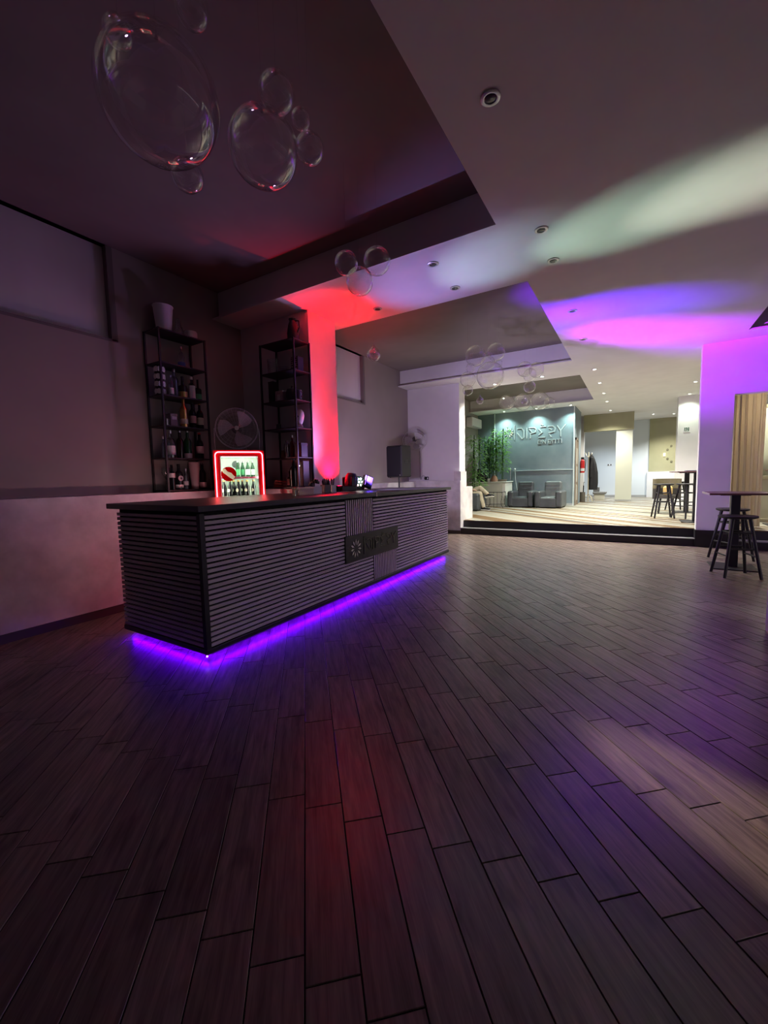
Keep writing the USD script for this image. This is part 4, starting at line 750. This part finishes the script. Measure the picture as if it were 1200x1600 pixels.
# low white counter wall with things and bamboo
pl = thing('planter_counter', 'low white counter with pale wood grain front below the bamboo', 'counter', (-4.2, 14.1, STG))
obj('front', cbox(-0.66, 0.50, -0.44, -0.42, 0.0, 0.80, 0.004), Mnoise('counter_front', (0.56, 0.55, 0.48), (0.62, 0.61, 0.54), 5, 0.6, stretch=(0.5, 1, 14)), pl)
obj('body', box(-0.66, 0.58, -0.42, 0.49, 0.0, 0.80), M('counter_white', (0.72, 0.72, 0.66), 0.5), pl)
obj('top', cbox(-0.66, 0.62, -0.455, 0.49, 0.80, 0.826, 0.004), M('counter_top_white', (0.74, 0.74, 0.70), 0.4), pl)
PT = STG+0.826
hb = thing('handbag', 'small brown gathered handbag standing on the low white counter', 'handbag', (-4.02, 13.80, PT))
obj('bag_body', lathe([(0, 0), (0.10, 0.0), (0.12, 0.05), (0.09, 0.15), (0.05, 0.20), (0, 0.21)], 20), M('bag_brown', (0.36, 0.20, 0.12), 0.6), hb, 40); obj('strap', tube([(-0.05, 0, 0.19), (-0.03, 0, 0.27), (0.03, 0, 0.27), (0.05, 0, 0.19)], 0.009, 6), M('bag_strap', (0.25, 0.13, 0.08), 0.6), hb, 40)
ware('cup', 'white cup on the low counter left of the brown handbag', 'cup', (-4.20, 13.78, PT), [(0, 0), (0.05, 0), (0.065, 0.11), (0.06, 0.11), (0.045, 0.01), (0, 0.01)], white_plastic)
bk = thing('basket', 'dark round wire basket of decorations on the low counter behind the person', 'basket', (-4.45, 13.85, PT))
obj('bowl', lathe([(0, 0), (0.13, 0), (0.19, 0.13), (0.18, 0.2), (0.15, 0.2), (0.16, 0.13), (0, 0.02)], 24), black_plastic, bk, 40)
for k in range(7): obj('ball', move(trimesh.creation.icosphere(2, 0.055), (0.1*math.cos(k*0.9), 0.1*math.sin(k*0.9), 0.2+0.03*(k % 3))), M(f'ball_dark_{k}', (0.015+0.01*(k % 2), 0.02, 0.025), 0.35), bk, True)
obj('tall_back', cbox(-0.20, -0.09, 0.08, 0.14, 0.0, 0.45, 0.01), black_plastic, bk)
leafm = [usdkit.material(stage, f'/World/Looks/leaf_{i}', {'d': ('principled_bsdf', {'base_color': c, 'roughness': 0.5}), 't': ('translucent_bsdf', {'color': tuple(1.5*x for x in c)}), 'x': ('mix_closure', {'fac': 0.3})},
         [('d.BSDF', 'x.closure1'), ('t.BSDF', 'x.closure2')], surface='x.closure') for i, c in enumerate(((0.20, 0.38, 0.11), (0.23, 0.42, 0.13), (0.09, 0.22, 0.07)))]
cane_mat = M('bamboo_cane', (0.05, 0.12, 0.035), 0.45)
def bamboo(label, loc, n, h, spread, leaves, lm):
    t = thing('bamboo_plant', label, 'bamboo plant', loc); r = random.Random(int(abs(loc[0]*1000+loc[1]*77)))
    pot = lathe([(0, 0), (spread*0.5+0.06, 0), (spread*0.5+0.08, 0.07), (spread*0.5+0.07, 0.07), (0, 0.06)], 20); obj('pot', pot, M('pot_'+t.GetName(), (0.16, 0.13, 0.10), 0.7), t, 40)
    tips = []
    for k in range(n):
        x0, y0 = r.uniform(-1, 1)*spread*0.5, r.uniform(-1, 1)*spread*0.4; hh = h*r.uniform(0.82, 1.0); dx, dy = r.uniform(-0.06, 0.06), r.uniform(-0.06, 0.06)
        pts = [(x0+dx*q*q, y0+dy*q*q, 0.05+hh*q) for q in np.linspace(0, 1, 9)]
        obj('cane', tube(pts, [0.013 if i % 2 else 0.0155 for i in range(9)], 7), cane_mat, t, 40); tips.append((pts, hh))
    V_, F_ = [], []
    for k in range(leaves):
        pts, hh = tips[r.randrange(n)]; q = r.uniform(0.18, 1.0); i = min(7, int(q*8)); f = q*8-i; p = np.array(pts[i])*(1-f)+np.array(pts[i+1])*f
        a = r.uniform(0, 6.283); out = r.uniform(0.02, 0.22); p = p+np.array([math.cos(a)*out, math.sin(a)*out, r.uniform(-0.03, 0.08)])
        a2 = a+r.uniform(-0.9, 0.9); L = r.uniform(0.11, 0.20); w = L*r.uniform(0.12, 0.18); d = np.array([math.cos(a2), math.sin(a2), r.uniform(-0.7, 0.25)]); d /= np.linalg.norm(d)
        s = np.cross(d, [0, 0, 1]); s /= np.linalg.norm(s)+1e-9; u = np.cross(s, d); b0 = len(V_)
        V_ += [p, p+0.4*L*d+w*s+0.008*u, p+L*d-0.02*u, p+0.4*L*d-w*s+0.008*u, p+0.45*L*d-0.006*u]; F_ += [(b0, b0+1, b0+4), (b0+1, b0+2, b0+4), (b0+2, b0+3, b0+4), (b0+3, b0, b0+4)]
    obj('leaves', trimesh.Trimesh(np.array(V_), np.array(F_), process=False), lm, t, kind='stuff')
bamboo('tall bamboo plant at the left edge of the stage opening by the lounge wall', (-4.36, 13.0, STG+0.0), 4, 2.35, 0.30, 420, leafm[1])
bamboo('dark green bamboo plant in the middle of the row on the low counter', (-4.34, 14.12, PT), 4, 1.55, 0.30, 430, leafm[2])
bamboo('bright bamboo plant at the right end of the low counter', (-3.92, 14.15, PT), 5, 1.72, 0.30, 520, leafm[0])
for k, (x, w) in enumerate(((-3.70, 'left slim white floor lamp stick with round tip before the slate wall'), (-3.53, 'right slim white floor lamp stick leaning onto the left armchair'))):
    t = thing('light_stick', w, 'decoration', (x, 14.62 if k == 0 else 14.60, STG if k else PT))
    if k == 0: obj('rod', tube([(0, 0, 0), (0.0, 0, 0.41)], 0.008, 6), chrome, t); obj('ball', move(trimesh.creation.icosphere(2, 0.028), (0.0, 0, 0.42)), white_plastic, t, True)
    else: obj('rod', tube([(0.16, -0.05, 0.0), (0.09, -0.05, 0.5), (0.02, -0.03, 0.9), (0, 0, 1.22)], 0.014, 6), M('stick_pale', (0.42, 0.46, 0.47), 0.4), t, 40); obj('ball', move(trimesh.creation.icosphere(2, 0.032), (0, 0, 1.235)), white_plastic, t, True)
ac = thing('air_conditioner', 'white wall air conditioner above the left bamboo in the lounge', 'air conditioner', (-4.87, 13.95, 2.98))
obj('housing', soft(0.0, 0.22, -0.5, 0.5, 0.0, 0.32, 0.03), white_plastic, ac, 40); obj('air_flap', cbox(0.14, 0.228, -0.44, 0.44, 0.012, 0.03, 0.003), M('flap_grey', (0.4, 0.4, 0.4), 0.5), ac)
# door panel and extinguisher on the slate side wall
dr = holder('door_1'); brown = M('door_brown', (0.20, 0.16, 0.12), 0.5)
obj('door_leaf', box(-1.662, -1.645, 14.82, 15.30, STG, 2.42), brown, dr); 
for z in (0.45, 1.05, 1.65): obj('door_panel', cbox(-1.646, -1.636, 14.88, 15.24, z, z+0.52, 0.004), M(f'door_panel_{int(z*100)}', (0.42, 0.40, 0.34), 0.3), dr)
obj('door_frame', [cbox(-1.665, -1.625, 14.74, 14.82, STG, 2.50, 0.004), cbox(-1.665, -1.625, 15.30, 15.38, STG, 2.50, 0.004), cbox(-1.665, -1.625, 14.74, 15.38, 2.42, 2.50, 0.004)], brown, dr)
fe = thing('fire_extinguisher', 'red fire extinguisher hanging on the corner of the slate wall', 'fire extinguisher', (-1.585, 16.28, 1.36))
obj('cylinder', lathe([(0, 0), (0.068, 0.0), (0.072, 0.02), (0.072, 0.40), (0.045, 0.46), (0.022, 0.48), (0, 0.48)], 24), M('extinguisher_red', (0.50, 0.02, 0.02), 0.35), fe, 40); obj('label', lathe([(0.0725, 0.06), (0.0735, 0.06), (0.0735, 0.16), (0.0725, 0.16)], 24), LAB['white'], fe, 40)
obj('valve', cbox(-0.05, 0.05, -0.02, 0.02, 0.47, 0.55, 0.006), black_plastic, fe); obj('hose', tube([(0.03, 0, 0.50), (0.10, -0.02, 0.45), (0.09, -0.03, 0.2), (0.085, -0.02, 0.05)], 0.012, 7), black_plastic, fe, 40)
rk = thing('coat_stand', 'pale wooden coat stand next to the fire extinguisher', 'coat stand', (-1.44, 16.85, STG))
obj('pole', cyl(0.022, 0.0, 1.80, 14), M('stand_cream', (0.62, 0.57, 0.44), 0.5), rk, 40)
for k in range(4):
    a = math.radians(45+90*k); c, s = math.cos(a), math.sin(a)
    obj('hook', tube([(0, 0, 1.62), (0.10*c, 0.10*s, 1.68), (0.16*c, 0.16*s, 1.78)], 0.010, 7), M(f'hook_{k}', (0.62, 0.57, 0.44), 0.5), rk, 40); obj('leg', tube([(0, 0, 0.28), (0.15*c, 0.15*s, 0.18), (0.23*c, 0.23*s, 0.012)], 0.013, 7), M(f'stand_leg_{k}', (0.62, 0.57, 0.44), 0.5), rk, 40)
ct = thing('coat', 'long black coat hanging on the pale coat stand', 'coat', (-1.31, 16.86, STG+0.44))
def coat_ring(z, w, d, x, n=30): return [(x+w*math.cos(a)*(1+0.10*math.sin(5*a)), d*math.sin(a)*(1+0.10*math.sin(5*a)), z) for a in np.arange(n)*2*math.pi/n]
R_ = [coat_ring(z, w, d, x) for z, w, d, x in ((0.0, 0.14, 0.12, 0.02), (0.25, 0.15, 0.12, 0.03), (0.6, 0.14, 0.11, 0.03), (0.9, 0.115, 0.10, 0.01), (1.1, 0.09, 0.085, -0.02), (1.22, 0.06, 0.06, -0.04), (1.29, 0.025, 0.03, -0.05))]
vv = np.array(R_).reshape(-1, 3); ff = [(i*30+j, i*30+(j+1) % 30, (i+1)*30+(j+1) % 30) for i in range(6) for j in range(30)]+[(i*30+j, (i+1)*30+(j+1) % 30, (i+1)*30+j) for i in range(6) for j in range(30)]+[(0, j+1, j) for j in range(1, 29)]+[(180, 180+j, 181+j) for j in range(1, 29)]
coatm = M('coat_black', (0.010, 0.010, 0.013), 0.8); obj('coat_body', trimesh.Trimesh(vv, np.array(ff), process=False), coatm, ct, 50)
obj('sleeve', union(limb([((-0.02, -0.07, 1.14), 0.05), ((-0.05, -0.10, 0.8), 0.045), ((-0.05, -0.09, 0.45), 0.04)]), 0.03, 4), coatm, ct, True)
bs = thing('step_stool', 'low dark step box with pale front on the floor right of the coat', 'step stool', (-1.12, 18.3, STG))
obj('box_body', cbox(-0.22, 0.14, -0.2, 0.3, 0.0, 0.22, 0.006), M('step_pale', (0.52, 0.50, 0.42), 0.6), bs); obj('top', cbox(-0.26, 0.20, -0.24, 0.34, 0.22, 0.30, 0.01), M('step_dark', (0.16, 0.16, 0.15), 0.6), bs); obj('back_block', cbox(-0.26, -0.05, 0.0, 0.3, 0.30, 0.48, 0.01), M('step_dark2', (0.13, 0.13, 0.13), 0.6), bs)
ub = thing('umbrella_holder', 'dark round umbrella holder at the foot of the coat stand', 'umbrella stand', (-1.60, 16.62, STG))
obj('body', lathe([(0, 0), (0.09, 0), (0.09, 0.36), (0.082, 0.36), (0.08, 0.01), (0, 0.01)], 20), M('holder_olive', (0.10, 0.09, 0.07), 0.5), ub, 40); obj('umbrella', tube([(0.02, 0, 0.02), (0.03, 0, 0.6)], 0.018, 8), black_plastic, ub); obj('umbrella_handle', tube([(0.03, 0, 0.6), (0.03, 0, 0.70), (0.05, 0, 0.73), (0.07, 0, 0.70)], 0.008, 6), brown, ub, 40)
sk = thing('wall_socket', 'small dark socket plate on the pale far wall', 'socket', (-0.92, 20.30, 1.68)); obj('cover', cbox(-0.08, 0.08, -0.012, 0.002, -0.035, 0.035, 0.003), white_plastic, sk); 
for x in (-0.05, 0.05): obj('outlet', cbox(x-0.022, x+0.022, -0.016, -0.01, -0.028, 0.028, 0.002), black_plastic, sk)
wl2 = thing('wall_sconce', 'small lit ornament lamp on the olive wall panel with dark discs around it', 'wall lamp', (1.02, 20.245, 2.02)); obj('glow', cbox(-0.04, 0.04, -0.03, 0.0, -0.07, 0.07, 0.008), Memit('sconce_glow', (1, 0.9, 0.55), 2.5), wl2)
for dx, dz in ((0.10, 0.20), (0.11, -0.16), (0.22, 0.34), (0.24, -0.28)): obj('disc', move(cyl(0.04, 0, 0.015, 16), (dx, 0.0, dz), rx=90), M(f'disc_{int(dx*100)}_{int(abs(dz)*100)}', (0.16, 0.15, 0.09), 0.5), wl2)
# exit sign
ex = thing('exit_sign', 'small green and white exit sign on the white column', 'sign', (1.258, 14.80, 2.44))
obj('plate', cbox(-0.075, 0.075, -0.008, 0.001, 0.0, 0.165, 0.002), white_plastic, ex); sgn = M('sign_green', (0.02, 0.10, 0.06), 0.5)
run = unary_union([Polygon([(-0.055, 0.05), (-0.035, 0.05), (-0.035, 0.15), (-0.055, 0.15)]), Polygon([(0.03, 0.05), (0.055, 0.05), (0.055, 0.15), (0.03, 0.15)]), LineString([(-0.02, 0.055), (-0.004, 0.085), (0.0, 0.12), (0.016, 0.10)]).buffer(0.007), LineString([(0.0, 0.09), (0.016, 0.07), (0.014, 0.05)]).buffer(0.006), sbox(-0.02, 0.12, 0.012, 0.145)])
obj('pictogram', move(upright(slab(run, 0, 0.004)), (0, -0.007, 0)), sgn, ex); obj('caption', cbox(-0.055, 0.055, -0.0115, -0.007, 0.018, 0.032, 0.001), M('caption_grey', (0.35, 0.42, 0.38), 0.5), ex)

# ------------------------------------------------------------------ bar stools and high tables
wood_black = M('stool_black', (0.016, 0.015, 0.017), 0.42)
def stool(label, loc, rz=0):
    t = thing('bar_stool', label, 'bar stool', loc, rz)
    obj('seat', lathe([(0, 0.735), (0.17, 0.735), (0.195, 0.745), (0.20, 0.757), (0.195, 0.768), (0.12, 0.765), (0, 0.760)], 36), wood_black, t, 40)
    P = []
    for k in range(4):
        a = math.radians(45+90*k); c, s = math.cos(a), math.sin(a); top, bot = np.array([0.125*c, 0.125*s, 0.74]), np.array([0.265*c, 0.265*s, 0.0]); P.append((top, bot))
        obj('leg', tube([top, bot], [0.021, 0.017], 10), wood_black, t, 40)
    for k in range(4):
        z = 0.27 if k % 2 else 0.36
        for zz in (z, 0.56):
            q = 1-zz/0.74; a, b = P[k][0]*(1-q)+P[k][1]*q, P[(k+1) % 4][0]*(1-q)+P[(k+1) % 4][1]*q; obj('rung', tube([a, b], 0.011, 8), wood_black, t)
    return t
s0 = stool('round black wooden bar stool nearest the camera at the right high table', (1.13, 6.73, 0.0), 14)
dup(s0, 'black bar stool half hidden behind the pole of the right high table', (1.27, 7.95, 0.0), 32)
dup(s0, 'black bar stool standing free in front of the lounge tables', (0.57, 11.23, STG), 8)
dup(s0, 'black bar stool tucked under the near lounge high table', (1.0, 11.30, STG), 40)
dup(s0, 'black bar stool at the far lounge high table', (0.98, 13.45, STG), 20)
def high_table(label, loc, w, d, off=(0, 0), rz=0, edge=False):
    t = thing('high_table', label, 'high table', loc, rz); x, y = off
    obj('tabletop', cbox(x-w/2, x+w/2, y-d/2, y+d/2, 1.012, 1.036, 0.003), M('tabletop_'+t.GetName(), (0.13, 0.055, 0.05), 0.4), t)
    obj('column', cbox(-0.05, 0.05, -0.05, 0.05, 0.012, 1.012, 0.006), metal_black, t); obj('base_plate', cbox(-0.25, 0.25, -0.25, 0.25, 0.0, 0.014, 0.003), metal_black, t); obj('top_bracket', cbox(-0.16, 0.16, -0.03, 0.03, 0.992, 1.012, 0.003), metal_black, t)
    if edge: obj('end_strip', cbox(x-w/2-0.004, x-w/2+0.002, y-d/2, y+d/2, 1.010, 1.038, 0.001), M('edge_pale', (0.55, 0.48, 0.44), 0.5), t)
    return t
high_table('high table with thin red brown top in front of the doorway curtain', (1.19, 7.30, 0.0), 0.68, 0.70, (0.02, 0.02), 0, True)
high_table('high table with thin top at the right edge of the stage opening', (1.09, 10.50, STG), 0.70, 0.70)
high_table('far high table with thin top behind the near one in the lounge', (1.14, 12.90, STG), 0.70, 0.70)
bk2 = thing('menu_folder', 'grey folder lying on the near lounge high table', 'folder', (1.02, 10.45, STG+1.036), 4)
obj('cover', cbox(-0.13, 0.13, -0.1, 0.1, 0.0, 0.018, 0.002), M('folder_grey', (0.16, 0.15, 0.20), 0.5), bk2); obj('pages', box(-0.12, 0.132, -0.09, 0.09, 0.005, 0.013), white_plastic, bk2)
tc = thing('tub_chair', 'dark tub chair with olive backrest and yellow cushion behind the free stool', 'chair', (0.70, 12.45, STG), 0)
shell = [(0.27*math.cos(a), 0.27*math.sin(a)) for a in np.linspace(math.radians(-20), math.radians(200), 22)]
obj('backrest', slab(LineString(shell).buffer(0.028), 0.62, 0.86), M('tub_olive', (0.14, 0.12, 0.07), 0.6), tc); obj('tub', slab(LineString(shell).buffer(0.026), 0.36, 0.62), M('tub_dark', (0.035, 0.03, 0.028), 0.6), tc)
obj('seat', cyl(0.26, 0.38, 0.46, 28), M('tub_seat', (0.04, 0.035, 0.03), 0.6), tc, 40)
for k in range(4):
    a = math.radians(45+90*k); obj('leg', tube([(0.17*math.cos(a), 0.17*math.sin(a), 0.38), (0.23*math.cos(a), 0.23*math.sin(a), 0.0)], 0.016, 8), wood_black, tc)
cu = thing('cushion', 'yellow cushion lying on the dark tub chair', 'cushion', (0.72, 12.40, STG+0.46), 0)
obj('pad', soft(-0.10, 0.10, -0.06, 0.06, 0.0, 0.22, 0.05), M('cushion_yellow', (0.50, 0.34, 0.12), 0.8), cu, 40)

# ------------------------------------------------------------------ doorway on the right: curtain and cabinet
cur = thing('curtain', 'long beige pleated curtain hanging inside the right doorway', 'curtain', (1.74, 9.80, STG+0.01))
def curtain_rows(z, q):
    out = []
    for i in range(150):
        s = i/149; x = -0.30+0.50*s+q*0.02*math.sin(9*s); out.append((x+0.012*math.sin(70*s), 0.055*math.sin(2*math.pi*s*5.5+0.5*q)+0.02*math.sin(31*s+q), z))
    return out
zs = np.linspace(0.0, 2.55, 14); G = np.array([curtain_rows(z, z/2.55) for z in zs]); G2 = G+np.array([0, 0.006, 0]); nn = 150
vv = np.vstack([G.reshape(-1, 3), G2.reshape(-1, 3)]); ff = []
o2 = len(zs)*nn
for i in range(len(zs)-1):
    for j in range(nn-1):
        a, b, c, d = i*nn+j, i*nn+j+1, (i+1)*nn+j+1, (i+1)*nn+j
        ff += [(a, b, c), (a, c, d), (a+o2, c+o2, b+o2), (a+o2, d+o2, c+o2)]
cm = usdkit.material(stage, '/World/Looks/curtain_beige', {'d': ('principled_bsdf', {'base_color': (0.72, 0.67, 0.59), 'roughness': 0.8}), 't': ('translucent_bsdf', {'color': (0.62, 0.53, 0.42)}), 'x': ('mix_closure', {'fac': 0.5})}, [('d.BSDF', 'x.closure1'), ('t.BSDF', 'x.closure2')], surface='x.closure')
obj('cloth', trimesh.Trimesh(vv, np.array(ff), process=False), cm, cur, True); obj('rail', tube([(-0.34, 0, 2.57), (0.9, 0, 2.57)], 0.014, 8), chrome, cur)
cbn = thing('glass_cabinet', 'tall olive framed glass cabinet right of the doorway curtain', 'cabinet', (2.30, 10.9, STG))
fr_m = M('cabinet_frame', (0.30, 0.27, 0.15), 0.45)
for x in (-0.36, 0.30): obj('frame_post', cbox(x, x+0.06, -0.03, 0.03, 0, 2.3, 0.004), fr_m, cbn)
for z in (0.0, 0.85, 2.24): obj('frame_rail', cbox(-0.30, 0.30, -0.03, 0.03, z, z+0.06, 0.004), fr_m, cbn)
obj('glass_panel', box(-0.30, 0.30, -0.004, 0.004, 0.91, 2.24), pane_glass, cbn); obj('lower_panel', box(-0.30, 0.30, -0.008, 0.008, 0.06, 0.85), M('cabinet_panel', (0.36, 0.35, 0.22), 0.5), cbn); obj('back', box(-0.36, 0.36, 0.32, 0.34, 0, 2.3), M('cabinet_back', (0.40, 0.40, 0.30), 0.6), cbn)
tt = high_table('small high table with a black bowl seen through the right doorway', (2.38, 10.25, STG), 0.5, 0.5)
ware('bowl', 'black round bowl on the high table in the right doorway', 'bowl', (2.22, 10.20, STG+1.036), [(0, 0), (0.05, 0), (0.09, 0.05), (0.08, 0.11), (0.05, 0.14), (0, 0.145)], black_plastic)
# coloured beams of the effect and par lights, then washes from unseen sources
for tg, half, soft_, pw, col in BEAMS: spot(None, 'effect_beam', (EFFECT[0]+0.12, EFFECT[1]-0.065, EFFECT[2]), tg, half, soft_, pw, col, 0.012)
spot(None, 'red_beam', RED_PAR, (RED_PAR[0]+0.10, RED_PAR[1]-0.12, 3.49), 16, 1.0, 220, (1.0, 0.0, 0.004), 0.03)
spot(None, 'red_beam', RED_PAR, (RED_PAR[0]-0.50, RED_PAR[1]+0.22, 2.6), 50, 1.0, 70, (1.0, 0.0, 0.010), 0.03)
HEAD = (-3.12, 4.50, 1.46)
spot(None, 'white_beam', HEAD, (0.45, 1.92, 0.0), 4.2, 1.0, 480, (1.0, 0.85, 0.62), 0.012)  # warm streak on the floor, its source unseen, set near the moving head
spot(None, 'violet_wash', HEAD, (-4.0, 1.9, 3.3), 50, 1.0, 20, (0.62, 0.36, 1.0), 0.12)  # unseen source, placed to light the left shelves and near recess
spot(None, 'mauve_wash', (EFFECT[0]+0.20, EFFECT[1]+0.34, EFFECT[2]+0.08), (-4.5, 9.0, 2.0), 58, 1.0, 46, (0.80, 0.62, 1.0), 0.08)  # unseen source, placed to lift the left wall and second pillar
